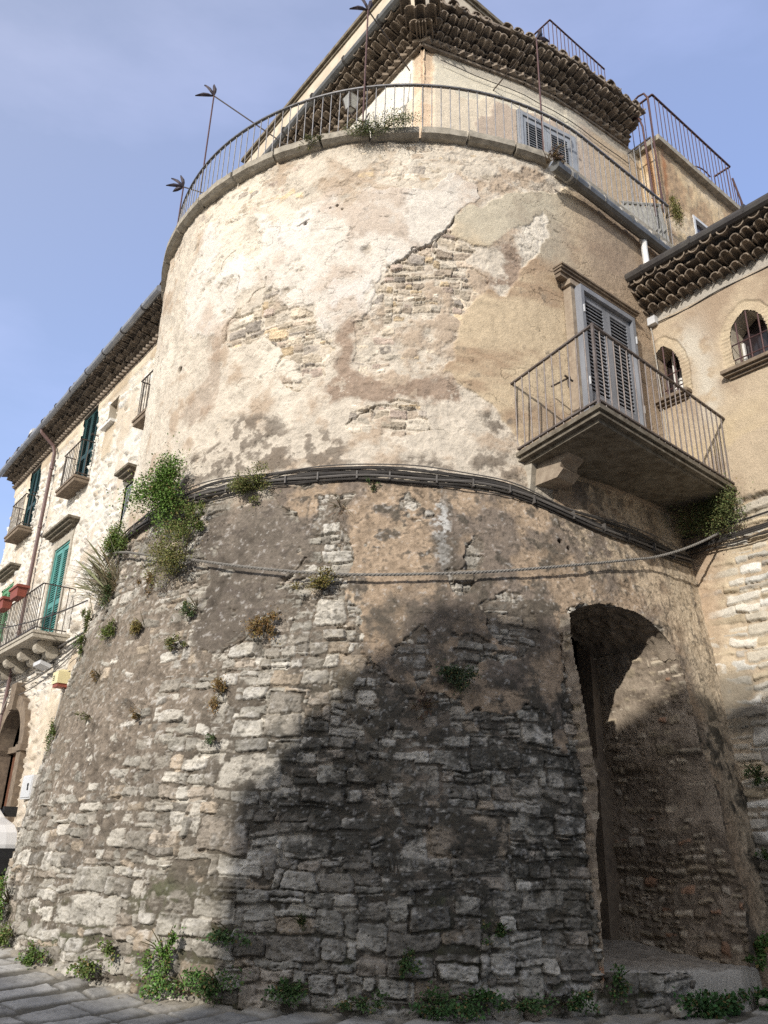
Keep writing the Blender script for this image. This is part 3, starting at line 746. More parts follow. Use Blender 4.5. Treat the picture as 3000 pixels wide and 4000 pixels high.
# floor ledge of the niche: one worn stone sheet with a thick broken lip
na, nn = 110, 130
ga, gb = np.meshgrid(np.linspace(4.28, 6.1, na), np.linspace(6.1, 8.05, nn))
ga, gb = ga.ravel(), gb.ravel()
lip = np.interp(gb, [6.1, 6.35, 6.55, 6.88, 7.2, 7.5, 7.8, 8.05], [4.98, 4.86, 4.82, 4.60, 4.44, 4.36, 4.36, 4.5]) + .035 * fb(gb * 6, ga * 2, 730, 3)
f1, f5 = fb(ga * 14, gb * 14, 731, 4, .6), fb(ga * 4, gb * 5, 732, 4)
drop = sm(lip - ga, -.05, .02)
hh = .62 + .10 * sm(ga, 4.6, 6.0) + .02 * f5 + .006 * f1 - .34 * sm(lip - ga, -.012, .03) - .03 * drop
cc = mixc(np.array([.30, .265, .22])[None] * (1 + .2 * f1 + .15 * f5)[:, None], (.42, .40, .36), .8 * sm(lip - ga, -.5, -.05))
kp = ga > lip - .06
grid_mesh('niche_ledge', WA(ga, gb, 0 * ga), np.tile(ZX, (len(ga), 1)), hh, cc, na, nn, kp, M['masonry'], tower)

# ------------------------------------------------------------------ right house: battered stone foot, plastered above, two lancet windows
right_house = thing('plastered_house', W(3.0, 8.6, GROUND), 'plastered house on the right with barred pointed windows above rough white stone courses', 'house')
LW1 = [(5.36, 7.20), (5.36, 7.59), (5.33, 7.84), (5.24, 7.98), (5.12, 8.06), (4.99, 7.94), (4.91, 7.76), (4.89, 7.56), (4.89, 7.20)]
LW2 = [(4.13, 7.20), (4.16, 7.44), (4.165, 7.68), (4.13, 7.82), (4.05, 7.92), (3.93, 8.0), (3.81, 7.92), (3.73, 7.8), (3.69, 7.63), (3.69, 7.20)]

def ring_dist(x, y, poly):
    p = np.asarray(poly)
    best = np.full(len(x), 9.0)
    for (x0, y0), (x1, y1) in zip(p[:-1], p[1:]):
        t = np.clip(((x - x0) * (x1 - x0) + (y - y0) * (y1 - y0)) / ((x1 - x0) ** 2 + (y1 - y0) ** 2), 0, 1)
        best = np.minimum(best, np.hypot(x - x0 - t * (x1 - x0), y - y0 - t * (y1 - y0)))
    return best

def right_surface(a, z):
    big = [(4.25, 2.75, .22, .1), (3.9, 1.6, .25, .12), (4.2, 1.25, .14, .12), (3.8, 3.3, .2, .08), (4.3, 3.62, .16, .06)]
    d, i1, i2, i3, uw, zw = rubble(a, z, 31, lambda q: (.09, .17), (1.6, 4.2), .012, .03, big, .16)
    f1, f2, f4, f5 = fb(a * 13, z * 13, 41, 4, .6), fb(a * 2.6, z * 2.6, 42, 4), fb(a * .9, z * .9, 43, 3), fb(a * 6, z * 6, 44, 4, .6)
    f3 = fb(a * 34, z * 34, 45, 2)
    prof = sm(d, 0, .022)
    hs = -.03 + (.03 + .03 * (i1 - .3)) * prof + .006 * f1 + .01 * prof * fb(a * 5 + i1 * 90, z * 8 + i2 * 90, 46, 3)
    near = sm(a + .12 * f2, 4.62 - .0 * z, 4.9)                  # rendered strip beside the tower
    ml = -.026 + .016 * f2 + .034 * near + .006 * f1
    st = palette(i2, i3, [(.60, .565, .49), (.54, .49, .40), (.50, .42, .30), (.44, .40, .34), (.66, .64, .58)], (3, 2, 1.3, 1, 1.5)) * (1 + .14 * f1)[:, None]
    mo = mixc(np.array([.42, .34, .245])[None] * (1 + .16 * f1)[:, None], (.52, .43, .31), sm(f5 + f2, 0, .9))
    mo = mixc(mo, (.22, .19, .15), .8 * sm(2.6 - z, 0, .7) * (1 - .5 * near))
    ism = sm(ml - hs, -.003, .006)
    h = np.maximum(hs, ml)
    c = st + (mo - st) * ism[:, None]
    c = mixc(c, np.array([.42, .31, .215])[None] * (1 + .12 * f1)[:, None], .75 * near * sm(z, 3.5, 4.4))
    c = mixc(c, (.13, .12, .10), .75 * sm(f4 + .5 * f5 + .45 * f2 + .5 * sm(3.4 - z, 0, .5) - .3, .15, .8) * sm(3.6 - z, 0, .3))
    pl = sm(z + .06 * f2 + .05 * f5, 5.46, 5.50)
    pc = mixc(np.array([.46, .375, .27])[None] * (1 + .07 * f1)[:, None], (.35, .27, .195), sm(f2 + .7 * f4, .05, .9))
    pc = mixc(pc, (.56, .52, .44), .8 * np.clip(np.exp(-((a - 4.55) / .16) ** 2 - ((z - 7.2) / .75) ** 2) + np.exp(-((a - 4.75) / .18) ** 2 - ((z - 7.9) / .3) ** 2), 0, 1) * sm(f5, -.8, .2))
    pc = mixc(pc, (.52, .42, .27), .6 * sm(fb(a * 1.2, z * 3, 47, 3), .1, .7) * sm(6.9 - z, 0, .5))
    pc = mixc(pc, (.40, .38, .34), sm(z + .02 * f2, 8.44, 8.48) * .8)
    h = h + (.045 + .004 * f2 + .002 * f1 - h) * pl
    c = c + (pc - c) * pl[:, None]
    for poly in (LW1, LW2):
        q = ring_dist(a, z, poly)
        ring = (1 - sm(q + .012 * f5, .13, .145)) * (z > 7.2)
        cx = np.mean([p[0] for p in poly])
        br = sm(abs(((z * 17) % 1) - .5), .32, .46)
        brick = ring * sm(abs(a - cx) * 1.2, .12, .26) * (1 - sm(z, 7.78, 7.95))
        c = mixc(c, np.array([.54, .45, .31])[None] * (1 + .16 * f1)[:, None], ring * (.35 + .3 * sm(f5, -.4, .3)))
        c = mixc(c, (.33, .26, .18), brick * br * .4)
        h = h - .018 * ring - .012 * brick * br
    return h, c

na, nn = 270, 640
ga, gz = np.meshgrid(np.linspace(2.0, 5.62, na), np.linspace(.2, 8.95, nn))
ga, gz = ga.ravel(), gz.ravel()
h, c = right_surface(ga, gz)
kp = ~(inpoly(ga, gz, LW1) | inpoly(ga, gz, LW2))
bb = np.interp(gz, [.2, .33, 5.3, 9], [8.24, 8.25, 8.85, 8.85])
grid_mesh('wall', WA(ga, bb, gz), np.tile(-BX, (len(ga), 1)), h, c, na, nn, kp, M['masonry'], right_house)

# ------------------------------------------------------------------ left house: whitish rubble front
left_house = thing('rubble_house', W(16.0, 4.6, GROUND), 'long whitish rubble house on the left with shuttered balcony doors and a tiled eave', 'house')
DOORC, DOORZ, DOORR = 17.85, 3.15, .78
def left_surface(a, z):
    d, i1, i2, i3, uw, zw = rubble(a, z, 51, lambda q: (.09, .2), (1.1, 2.4), .03, .06, (), .3)
    f1, f2, f4, f5 = fb(a * 11, z * 11, 61, 4, .6), fb(a * 2, z * 2, 62, 4), fb(a * .6, z * .6, 63, 3), fb(a * 5, z * 5, 64, 4, .6)
    prof = sm(d, 0, .04)
    hs = -.045 + (.045 + .07 * (i1 - .35)) * prof + .018 * f1
    ml = -.012 + .025 * f2 + .012 * f5
    st = palette(i2, i3, [(.64, .61, .55), (.58, .535, .46), (.70, .68, .63), (.50, .44, .36), (.42, .38, .335)], (3, 2.4, 2.4, 1, .5)) * (1 + .12 * f1)[:, None]
    mo = mixc(np.array([.61, .57, .50])[None] * (1 + .12 * f1)[:, None], (.52, .45, .36), sm(f2 + .5 * f4, .1, .9))
    ism = sm(ml - hs, -.005, .01)
    h = np.maximum(hs, ml)
    c = st + (mo - st) * ism[:, None]
    c = mixc(c, (.46, .35, .23), .4 * sm(4.8 - z + .5 * f2, 0, 1.0))
    smooth = np.maximum(sm(z + .05 * f2, 10.05, 10.1), sm(4.3 - z + .4 * f2, 0, .3) * sm(f4 + .3, -.2, .4) * .8)
    for a0, a1, z0, z1 in ((16.98, 17.25, 8.4, 10.2), (20.85, 21.15, 8.4, 10.2), (14.75, 15.3, 8.6, 9.35), (12.9, 13.6, 6.2, 7.5)):
        smooth = np.maximum(smooth, sm(a - a0 + .04 * f2, 0, .03) * sm(a1 - a + .04 * f2, 0, .03) * sm(z - z0 + .05 * f2, 0, .05) * sm(z1 - z, 0, .05))
    pc = mixc(np.array([.60, .52, .40])[None] * (1 + .08 * f1)[:, None], (.44, .36, .26), sm(f2 + f4, -.1, .9))
    h = h + (.028 + .006 * f2 + .003 * f1 - h) * smooth
    c = c + (pc - c) * (smooth * .9)[:, None]
    return h, c
na, nn = 400, 380
ga, gz = np.meshgrid(np.linspace(11.6, 22.35, na), np.linspace(.2, 10.62, nn))
ga, gz = ga.ravel(), gz.ravel()
h, c = left_surface(ga, gz)
LOPEN = [(16.05, 16.95, 8.45, 10.35), (20.02, 20.82, 8.45, 10.35), (16.35, 17.35, 5.05, 7.22), (20.45, 21.45, 5.05, 7.22), (14.80, 15.26, 9.36, 9.92), (12.35, 12.75, 8.5, 9.9), (13.0, 13.5, 5.9, 7.45)]
kp = np.ones(len(ga), bool)
for a0, a1, z0, z1 in LOPEN:
    kp &= ~((ga > a0) & (ga < a1) & (gz > z0) & (gz < z1))
kp &= ~((abs(ga - DOORC) < DOORR) & (gz < DOORZ)) & ~(np.hypot(ga - DOORC, gz - DOORZ) < DOORR)
grid_mesh('wall', WA(ga, 4.6 + 0 * ga, gz), np.tile(-BX, (len(ga), 1)), h, c, na, nn, kp, M['masonry'], left_house)

# ------------------------------------------------------------------ the paved street
def road_z(a, b):
    return GROUND + .072 * np.clip(a - 7.0, 0, 30) - .03 * np.clip(-(b - 2.0), 0, 30)
def pave(u, v):
    d, i1, i2, i3, uw, vw = rubble(u, v, 81, lambda q: (.30, .42), (1.2, 2.1), .006, .014, (), 0.0, None, .10)
    f1, f2, f5 = fb(u * 11, v * 11, 82, 4, .6), fb(u * 1.6, v * 1.6, 83, 4), fb(u * 5, v * 5, 84, 4, .6)
    prof = sm(d, .004, .03)
    h = -.018 + .018 * prof + .006 * (i1 - .5) * prof + .004 * f1 + .004 * f5
    c = palette(i2, i3, [(.36, .345, .32), (.31, .30, .28), (.41, .395, .365), (.30, .28, .25)], (3, 2, 2, 1)) * (1 + .14 * f1 + .12 * f2)[:, None]
    c = mixc(c, (.20, .185, .155), .55 * sm(f2 + .5 * f5, .1, .9))
    c = c * (1 - .3 * sm(1 - abs(f5), .9, 1))[:, None]
    c = mixc(np.array([.13, .12, .10])[None] * (1 + .2 * f1)[:, None], c, prof)
    return h, c
na, nn = 620, 520
ga, gb = np.meshgrid(np.linspace(3.4, 12.4, na), np.linspace(1.0, 8.6, nn))
ga, gb = ga.ravel(), gb.ravel()
an = R(76)
h, c = pave(ga * math.cos(an) + gb * math.sin(an), -ga * math.sin(an) + gb * math.cos(an))
kp = (np.where(gb < CB, np.hypot(ga - CA, gb - CB), CA - ga) > 4.7)
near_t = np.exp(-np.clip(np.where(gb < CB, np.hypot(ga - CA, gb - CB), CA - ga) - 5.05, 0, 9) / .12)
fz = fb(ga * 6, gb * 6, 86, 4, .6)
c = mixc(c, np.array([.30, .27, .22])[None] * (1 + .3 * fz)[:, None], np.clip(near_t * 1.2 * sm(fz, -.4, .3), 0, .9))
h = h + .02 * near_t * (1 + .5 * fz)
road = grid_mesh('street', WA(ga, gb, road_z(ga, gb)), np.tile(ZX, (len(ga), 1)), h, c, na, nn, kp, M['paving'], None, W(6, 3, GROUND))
tag(road, kind='structure')
# the rest of the ground, one coarse sheet just below
na, nn = 90, 90
ga, gb = np.meshgrid(np.linspace(-60, 60, na), np.linspace(-60, 60, nn))
ga, gb = ga.ravel(), gb.ravel()
zg = np.where((ga > 3.0) & (ga < 13) & (gb > 0.4) & (gb < 9.2), -.15, -.006)
cc = np.array([.30, .29, .27])[None] * (1 + .1 * fb(ga, gb, 88, 3))[:, None]
gr = grid_mesh('ground', WA(ga, gb, road_z(np.clip(ga, -60, 24), np.clip(gb, -8, 60))), np.tile(ZX, (len(ga), 1)), zg, cc, na, nn, None, M['paving'], None, W(0, 0, GROUND))
tag(gr, kind='structure')

# ------------------------------------------------------------------ builders for the smaller parts
rnd = random.Random(7)
def railing(mb, path, z0, z1, step=.125, r=.008, top=(.016, .009), bottom=False, foot=0.0):
    """path: list of (A, B); bars every step, flat top bar"""
    P = np.array(path, float)
    seg = np.hypot(*np.diff(P, axis=0).T)
    S = np.concatenate([[0], np.cumsum(seg)])
    n = max(2, int(S[-1] / step))
    for s in np.linspace(0, S[-1], n + 1):
        a, b = np.interp(s, S, P[:, 0]), np.interp(s, S, P[:, 1])
        j = rnd.uniform(-.004, .004)
        mb.tube([W(a + j, b, z0 - foot), W(a, b + j, z1)], r, 5, False)
    lv = [z1] + ([z0 + .06] if bottom else [])
    for zz in lv:
        for (a0, b0), (a1, b1) in zip(P[:-1], P[1:]):
            d = W(a1 - a0, b1 - b0, 0); L = np.linalg.norm(d); d = d / L
            side = np.cross(ZX, d)
            mb.obox(W((a0 + a1) / 2, (b0 + b1) / 2, zz), d * (L / 2 + .004), side * top[0], ZX * top[1])

def shutter_leaf(name, c0, along, out, w, h, m, parent, slat=.045, mid=.42, t=.035, label=None):
    """one louvred leaf standing at its lower corner c0, w along, h up"""
    c0, along, out = [np.asarray(k, float) for k in (c0, along, out)]
    mb = MB()
    st = .07 if w > .35 else .055
    def bar(x0, x1, z0, z1, tt=t):
        mb.obox(c0 + along * (x0 + x1) / 2 + ZX * (z0 + z1) / 2, along * (x1 - x0) / 2, out * tt / 2, ZX * (z1 - z0) / 2)
    bar(0, st, 0, h); bar(w - st, w, 0, h)
    bar(st, w - st, 0, .10); bar(st, w - st, h - .09, h)
    zm = h * mid if mid else 0
    if mid: bar(st, w - st, zm - .05, zm + .05)
    for za, zb in (((.10, zm - .05), (zm + .05, h - .09)) if mid else ((.10, h - .09),)):
        k = int((zb - za) / slat)
        for i in range(k):
            z = za + (i + .5) * (zb - za) / k
            mb.obox(c0 + along * w / 2 + ZX * z, along * (w / 2 - st), out * .013 + ZX * -.021, out * .004 + ZX * .003)
    return mb.build(name, m, parent, label=label)

def eave(mb, p0, along, out, L, rows=3, sp=.2, r=.085, z=0.0, reach=.13, rise=.105, dent=True, top=True, slope=.3):
    """stepped tile eave seen from below: saw-tooth bricks, rows of corbelled half tiles, mortar beds, roof tile ends"""
    p0, along, out = [np.asarray(k, float) for k in (p0, along, out)]
    n = int(L / sp)
    z0 = 0.0
    def bed(o0, o1, za, zb):
        mb.obox(p0 + along * L / 2 + out * (o0 + o1) / 2 + ZX * (za + zb) / 2, along * L / 2, out * (o1 - o0) / 2, ZX * (zb - za) / 2)
    bed(-.2, .035, -.05, -.005)
    if dent:
        k = int(L / .15)
        for i in range(k):
            c = p0 + along * (i + .5) * L / k + out * .03 + ZX * .03
            mb.obox(c, (along + out) * .052, (along - out) * .052, ZX * .028)
        z0 = .06
        bed(-.2, .09, z0, z0 + .028)
        z0 += .03
    for q in range(rows):
        o = .04 + reach * q
        for i in range(n):
            x = (i + .5 + .5 * (q % 2)) * sp + rnd.uniform(-.022, .022)
            if rnd.random() < .03: continue
            if x > L: continue
            c = p0 + along * x + out * (o - .12 + rnd.uniform(-.02, .02)) + ZX * (z0 + q * rise - .01 + rnd.uniform(-.012, .012))
            mb.shell(c, out * (reach + .15 + rnd.uniform(-.02, .02)) + along * rnd.uniform(-.012, .012) + ZX * .02, along, ZX, r * rnd.uniform(.93, 1.05), .017, 6, r * .9)
        bed(-.2, o + reach * .62, z0 + q * rise + r * .80, z0 + q * rise + r * .80 + .03)
    if top:
        zt = z0 + rows * rise + .03
        o = .04 + reach * rows
        for i in range(int(L / .21)):
            x = (i + .5) * .21
            ax = -out * 1.0 + ZX * slope
            c = p0 + along * (x + rnd.uniform(-.012, .012)) + out * (o + .06 + rnd.uniform(-.03, .03)) + ZX * (zt + .055)
            mb.shell(c, ax * .45, along, ZX, .088, .016, 6, .08)
            mb.shell(c + along * .105 - ZX * .02 + out * .03, ax * .45, along, -ZX, .085, .016, 6, .08)
        mb.obox(p0 + along * L / 2 + out * (o - .55) + ZX * (zt + .20), along * L / 2, out * .6 - ZX * .6 * slope, ZX * .02)
    return z0 + rows * rise

def arcpath(r, t0, t1, n):
    return [(CA - r * math.sin(R(t)), CB - r * math.cos(R(t))) for t in np.linspace(t0, t1, n)]

# ------------------------------------------------------------------ tower: coping, terrace, railing, gutter
edges = [-62, -50, -38, -27, -16, -5, 5, 15, 25, 34.5, 43.5, 52.5, 61, 70, 77.5]
for t0, t1 in zip(edges[:-1], edges[1:]):
    mb = MB()
    g = .22
    k = 6
    ra, rb = 4.33 + rnd.uniform(-.012, .012), 3.9
    dz = rnd.uniform(-.012, .012)
    rings = []
    for t in np.linspace(t0 + g, t1 - g, k):
        s, c = math.sin(R(t)), math.cos(R(t))
        j = rnd.uniform(-.007, .007)
        rings.append([W(CA - q * s, CB - q * c, zz) for q, zz in ((rb, 10.235 + dz), (ra - .06, 10.235 + dz), (ra + j, 10.27 + dz), (ra + j, 10.37 + dz + j), (ra - .03, 10.39 + dz), (rb, 10.39 + dz))])
    vs = [p for r_ in rings for p in r_]
    fs = [(i * 6 + q, i * 6 + (q + 1) % 6, (i + 1) * 6 + (q + 1) % 6, (i + 1) * 6 + q) for i in range(k - 1) for q in range(6)]
    fs += [(5, 4, 3, 2, 1, 0), tuple((k - 1) * 6 + q for q in range(6))]
    mb.add(vs, fs)
    mb.build('coping_stone', M['coping'], tower)
mb = MB()
ring = [W(a, b, 10.30) for a, b in arcpath(4.0, -180, 90, 60)] + [W(5.48, 10.2, 10.30), W(CA, 10.2, 10.30)]
mb.prism(ring, ZX * -.15)
mb.build('terrace_floor', M['coping'], tower)
mb = MB()
mb.box(5.18, 5.5, 7.0, 10.2, 10.14, 10.30)
mb.build('terrace_edge', M['coping'], tower)
mb = MB()
path = arcpath(4.17, -60, 88, 75) + [(5.31, 7.95), (5.31, 9.85)]
railing(mb, path, 10.34, 11.30, .128, .0075, (.02, .011), False, .0)
mb.build('terrace_railing', M['greyiron'], tower)

mb = MB()
mb.tube([W(5.12, 6.72, 9.98), W(5.12, 9.6, 9.93)], .085, 10)
for b in np.arange(7.1, 9.5, .62):
    mb.tube([W(5.12, b - .012, 9.978), W(5.12, b + .012, 9.978)], .098, 10)
g = mb.build('gutter', M['gutter'], tower)
for b in np.arange(7.0, 9.5, .36):
    mb = MB(); mb.tube([W(5.12, b - .02, 9.976), W(5.12, b + .02, 9.976)], .0905, 10); mb.build('gutter_strap', M['strap'], g)
mb = MB()
mb.tube([W(5.17, 8.72, 9.9), W(5.15, 8.73, 9.84), W(5.16, 8.74, 9.7), W(5.16, 8.76, 9.1)], .045, 10)
mb.build('downpipe', M['whitepipe'], tower)

# ------------------------------------------------------------------ tower: balcony with its door
bal = MB()
def slab(mb, g, z0, z1):
    mb.prism([W(4.18 + g, 5.93 + g, z0), W(4.37 + g, 8.86, z0), W(5.9, 8.86, z0), W(5.9, 6.21 + g, z0)], ZX * (z1 - z0))
slab(bal, 0, 5.615, 5.665)
slab(bal, .04, 5.58, 5.615)
slab(bal, .02, 5.558, 5.58)
slab(bal, .09, 5.515, 5.558)
balcony = bal.build('balcony', M['slabstone'], tower)
mb = MB()
railing(mb, [(5.62, 6.20), (4.21, 5.96)], 5.66, 6.61, .128, .0085, (.016, .010), True)
railing(mb, [(4.21, 5.96), (4.40, 8.84)], 5.66, 6.61, .122, .0085, (.016, .010), True)
mb.obox(W(4.21, 5.96, 6.15), AX * .013, BX * .013, ZX * .48)
mb.obox(W(4.40, 8.83, 6.15), AX * .011, BX * .011, ZX * .48)
mb.build('railing', M['balciron'], balcony)
for b0, b1 in ((6.30, 6.58),):
    mb = MB()
    pr = [(5.75, 5.515), (4.90, 5.515), (4.92, 5.48), (4.99, 5.44), (5.01, 5.38), (4.97, 5.345), (5.06, 5.27), (5.75, 5.27)]
    mb.prism([W(a, b0, z) for a, z in pr], BX * (b1 - b0))
    mb.build('corbel', M['corbel'], balcony)
mb = MB()
mb.prism([W(5.85, 6.22, 5.515), W(5.33, 6.22, 5.515), W(5.36, 6.22, 5.3), W(5.40, 6.22, 5.1), W(5.46, 6.22, 4.99), W(5.85, 6.22, 4.97)], BX * .16)
mb.build('stone_stub', M['palestone'], balcony)

door = MB()
fr = [(7.05, 7.11), (8.13, 8.19)]
for b0, b1 in fr:
    door.box(5.10, 5.32, b0, b1, 5.66, 8.22)
door.box(5.10, 5.32, 7.11, 8.13, 8.15, 8.22)
balcony_door = door.build('balcony_door', M['greyshutter'], tower)
shutter_leaf('shutter', W(5.17, 7.113, 5.67), BX, -AX, .503, 2.47, M['greyshutter'], balcony_door, .052, .40)
shutter_leaf('shutter', W(5.17, 7.622, 5.67), BX, -AX, .503, 2.47, M['greyshutter'], balcony_door, .052, .40)
mb = MB()
mb.box(5.235, 5.25, 7.08, 8.16, 5.66, 8.2)
mb.build('door_panel', M['void'], balcony_door)
for z in (5.95, 6.75, 7.8):
    for b in (7.07, 8.16):
        mb = MB(); mb.box(5.085, 5.10, b, b + .018, z, z + .11); mb.build('hinge', M['meter'], balcony_door)
mb = MB()
mb.box(5.20, 5.32, 6.98, 7.05, 5.66, 8.22); mb.box(5.20, 5.32, 8.19, 8.25, 5.66, 8.22); mb.box(5.17, 5.32, 6.94, 8.29, 8.22, 8.29)
mb.build('door_surround', M['corbel'], tower)
mb = MB()
for a, za, zb in ((5.14, 8.415, 8.44), (5.16, 8.385, 8.415), (5.185, 8.345, 8.385), (5.21, 8.29, 8.345)):
    mb.box(a, 5.3, 6.76 + (a - 5.14) * .6, 8.40 - (a - 5.14) * .6, za, zb)
mb.build('door_cornice', M['brownstone'], tower)
mb = MB()
mb.tube([W(5.3, 6.6, 6.62), W(5.02, 6.6, 6.62)], .012, 6); mb.tube([W(5.05, 6.54, 6.63), W(5.05, 6.68, 6.61)], .013, 6); mb.tube([W(5.06, 6.6, 6.62), W(5.05, 6.6, 6.5)], .01, 6)
mb.build('shutter_hook', M['iron'], tower)

# ------------------------------------------------------------------ house on the terrace, with its tiled eave
upper = thing('terrace_house', W(7.5, 7.0, 10.3), 'small pale house standing on the tower terrace under a brown stepped tile eave', 'house')
FW = [(6.80, 5.82), (6.45, 6.95), (6.26, 7.55), (6.13, 8.15), (6.07, 8.75), (6.02, 9.4), (5.97, 10.3)]
def plaster_panel(name, path, z0, z1, seed, out_sign, parent, holes=(), quoin=None, res=.03):
    P = np.array(path); S = np.concatenate([[0], np.cumsum(np.hypot(*np.diff(P, axis=0).T))])
    na, nn = int(S[-1] / res), int((z1 - z0) / res)
    gs, gz = np.meshgrid(np.linspace(0, S[-1], na), np.linspace(z0, z1, nn)); gs, gz = gs.ravel(), gz.ravel()
    a, b = np.interp(gs, S, P[:, 0]), np.interp(gs, S, P[:, 1])
    k = np.clip(np.searchsorted(S, gs) - 1, 0, len(P) - 2)
    da, db = P[k + 1, 0] - P[k, 0], P[k + 1, 1] - P[k, 1]
    L = np.hypot(da, db)
    N = WA(-db / L * out_sign, da / L * out_sign, 0 * a)
    f1, f2, f4, f5 = fb(gs * 10, gz * 10, seed, 4, .6), fb(gs * 1.6, gz * 1.6, seed + 1, 4), fb(gs * .8, gz * .8, seed + 2, 3), fb(gs * 5, gz * 5, seed + 3, 4, .6)
    h, c = quoin(gs, gz, f1, f2, f4, f5)
    kp = np.ones(len(gs), bool)
    for s0, s1, za, zb in holes:
        kp &= ~((gs > s0) & (gs < s1) & (gz > za) & (gz < zb))
    return grid_mesh(name, WA(a, b, gz), N, h, c, na, nn, kp, M['masonry'], parent)
def front_coat(s, z, f1, f2, f4, f5):
    c = mixc(np.array([.60, .525, .415])[None] * (1 + .06 * f1)[:, None], (.50, .43, .33), sm(f2, 0, .8))
    pk = sm(s + .35 * f2 + .1 * f5, 1.0, 1.05)
    c = mixc(c, np.array([.40, .325, .265])[None] * (1 + .06 * f1)[:, None], pk * .85)
    up = sm(z + .18 * f2 + .06 * f5 - .12 * sm(s, 2.2, 3.4), 12.42, 12.45)
    c = mixc(c, np.array([.58, .54, .44])[None] * (1 + .1 * f1)[:, None], up * (1 - sm(s, 2.7, 3.2)) * .9)
    c = mixc(c, (.44, .35, .245), sm(s + .2 * f2, 3.1, 3.6) * .8)
    c = mixc(c, (.36, .33, .28), sm(z + .02 * f2, 12.95, 13.0) * .8)
    q = 1 - sm(s + .02 * f5, .20, .22)
    qb = np.floor(z / .30)
    c = mixc(c, palette(hsh(qb, qb, 3), hsh(qb, qb, 4), [(.56, .43, .31), (.50, .38, .27), (.60, .50, .38)], (1, 1, 1)) * (1 + .15 * f1)[:, None], q)
    h = .004 * f1 + .006 * f2 - .01 * pk + .02 * up * (s < 2.7) + .03 * q - .02 * q * sm(abs(((z / .30) % 1) - .5), .44, .5)
    return h, c
plaster_panel('front_wall', FW, 10.2, 13.2, 900, -1, upper, [(1.65, 2.83, 10.3, 12.50)], front_coat)
def side_coat(s, z, f1, f2, f4, f5):
    c = mixc(np.array([.62, .555, .45])[None] * (1 + .06 * f1)[:, None], (.46, .42, .34), sm(f2 + .5 * f5, .1, .8))
    up = sm(z + .25 * f2 + .08 * f5 + .15 * s, 12.35, 12.4)
    c = mixc(c, np.array([.70, .67, .60])[None] * (1 + .08 * f1)[:, None], up)
    q = 1 - sm(s + .02 * f5, .24, .26)
    qb = np.floor(z / .30)
    c = mixc(c, palette(hsh(qb, qb, 3), hsh(qb, qb, 4), [(.58, .46, .34), (.52, .41, .30), (.62, .53, .41)], (1, 1, 1)) * (1 + .15 * f1)[:, None], q)
    return .006 * f1 + .008 * f2 + .02 * up + .03 * q - .02 * q * sm(abs(((z / .30) % 1) - .5), .44, .5), c
plaster_panel('side_wall', [(6.80, 5.82), (12.7, 5.86)], 10.2, 13.2, 920, 1, upper, (), side_coat)
mb = MB()
mb.box(7.0, 12.5, 6.2, 10.2, 10.2, 13.3)
mb.build('inner_walls', M['void'], upper)

# shuttered window on the terrace
def fw_pt(s):
    P = np.array(FW); S = np.concatenate([[0], np.cumsum(np.hypot(*np.diff(P, axis=0).T))])
    return np.interp(s, S, P[:, 0]), np.interp(s, S, P[:, 1])
p0, p1 = W(*fw_pt(1.65), 0), W(*fw_pt(2.83), 0)
al = (p1 - p0) / np.linalg.norm(p1 - p0); ou = np.cross(al, ZX) * 1.0
if ou @ AX > 0: ou = -ou
Lw = np.linalg.norm(p1 - p0)
mb = MB()
for x0, x1 in ((0, .09), (Lw - .09, Lw)):
    mb.obox(p0 + al * (x0 + x1) / 2 + ZX * 11.4 + ou * .0, al * (x1 - x0) / 2, ou * .05, ZX * 1.1)
mb.obox(p0 + al * Lw / 2 + ZX * 12.46, al * (Lw / 2 - .09), ou * .05, ZX * .035)
tw = mb.build('terrace_door', M['palegreyshutter'], upper)
shutter_leaf('shutter', p0 + al * .095 + ZX * 10.31 + ou * .01, al, ou, Lw / 2 - .10, 2.11, M['palegreyshutter'], tw, .05, None)
shutter_leaf('shutter', p0 + al * (Lw / 2 + .005) + ZX * 10.31 + ou * .01, al, ou, Lw / 2 - .10, 2.11, M['palegreyshutter'], tw, .05, None)
mb = MB()
mb.obox(p0 + al * Lw / 2 + ZX * 11.4 - ou * .06, al * Lw / 2, ou * .01, ZX * 1.1)
mb.build('door_panel', M['void'], tw)

# eaves: the front one follows the bent wall
mb = MB()
for (a0, b0), (a1, b1) in zip(FW[:-1], FW[1:]):
    v = W(a1 - a0, b1 - b0, 0); L = np.linalg.norm(v); v = v / L
    o = np.cross(v, ZX)
    if o @ AX > 0: o = -o
    if a1 < 5.99: L = .55
    eave(mb, W(a0, b0, 13.2), v, o, L + .02, 3, .15, .067, reach=.125, rise=.095)
mb.build('front_eave', M['tilegrey'], upper)
mb = MB()
eave(mb, W(6.80, 5.82, 13.2), AX, -BX, 5.8, 3, .15, .067, reach=.125, rise=.095)
cn = (-AX - BX) / math.sqrt(2)
for q in range(3):                                         # corner tiles
    c = W(6.80, 5.82, 13.27 + q * .105) + cn * (.0 + .16 * q)
    for sgn in (-1, 0, 1):
        sd = (AX - BX) / math.sqrt(2)
        mb.shell(c + sd * .16 * sgn * (.6 + .4 * q), cn * .3 + ZX * .02, sd, ZX, .085, .017, 6)
mb.build('side_eave', M['tile'], upper)
mb = MB()
mb.tube([W(6.5, 5.30, 13.72), W(12.4, 5.34, 13.70)], .085, 10)
g2 = mb.build('gutter', M['gutter'], upper)
for a in np.arange(7.2, 12.3, .95):
    mb = MB(); mb.tube([W(a - .015, 5.305, 13.715), W(a + .015, 5.305, 13.715)], .098, 10); mb.build('gutter_strap', M['darkgutter'], g2)
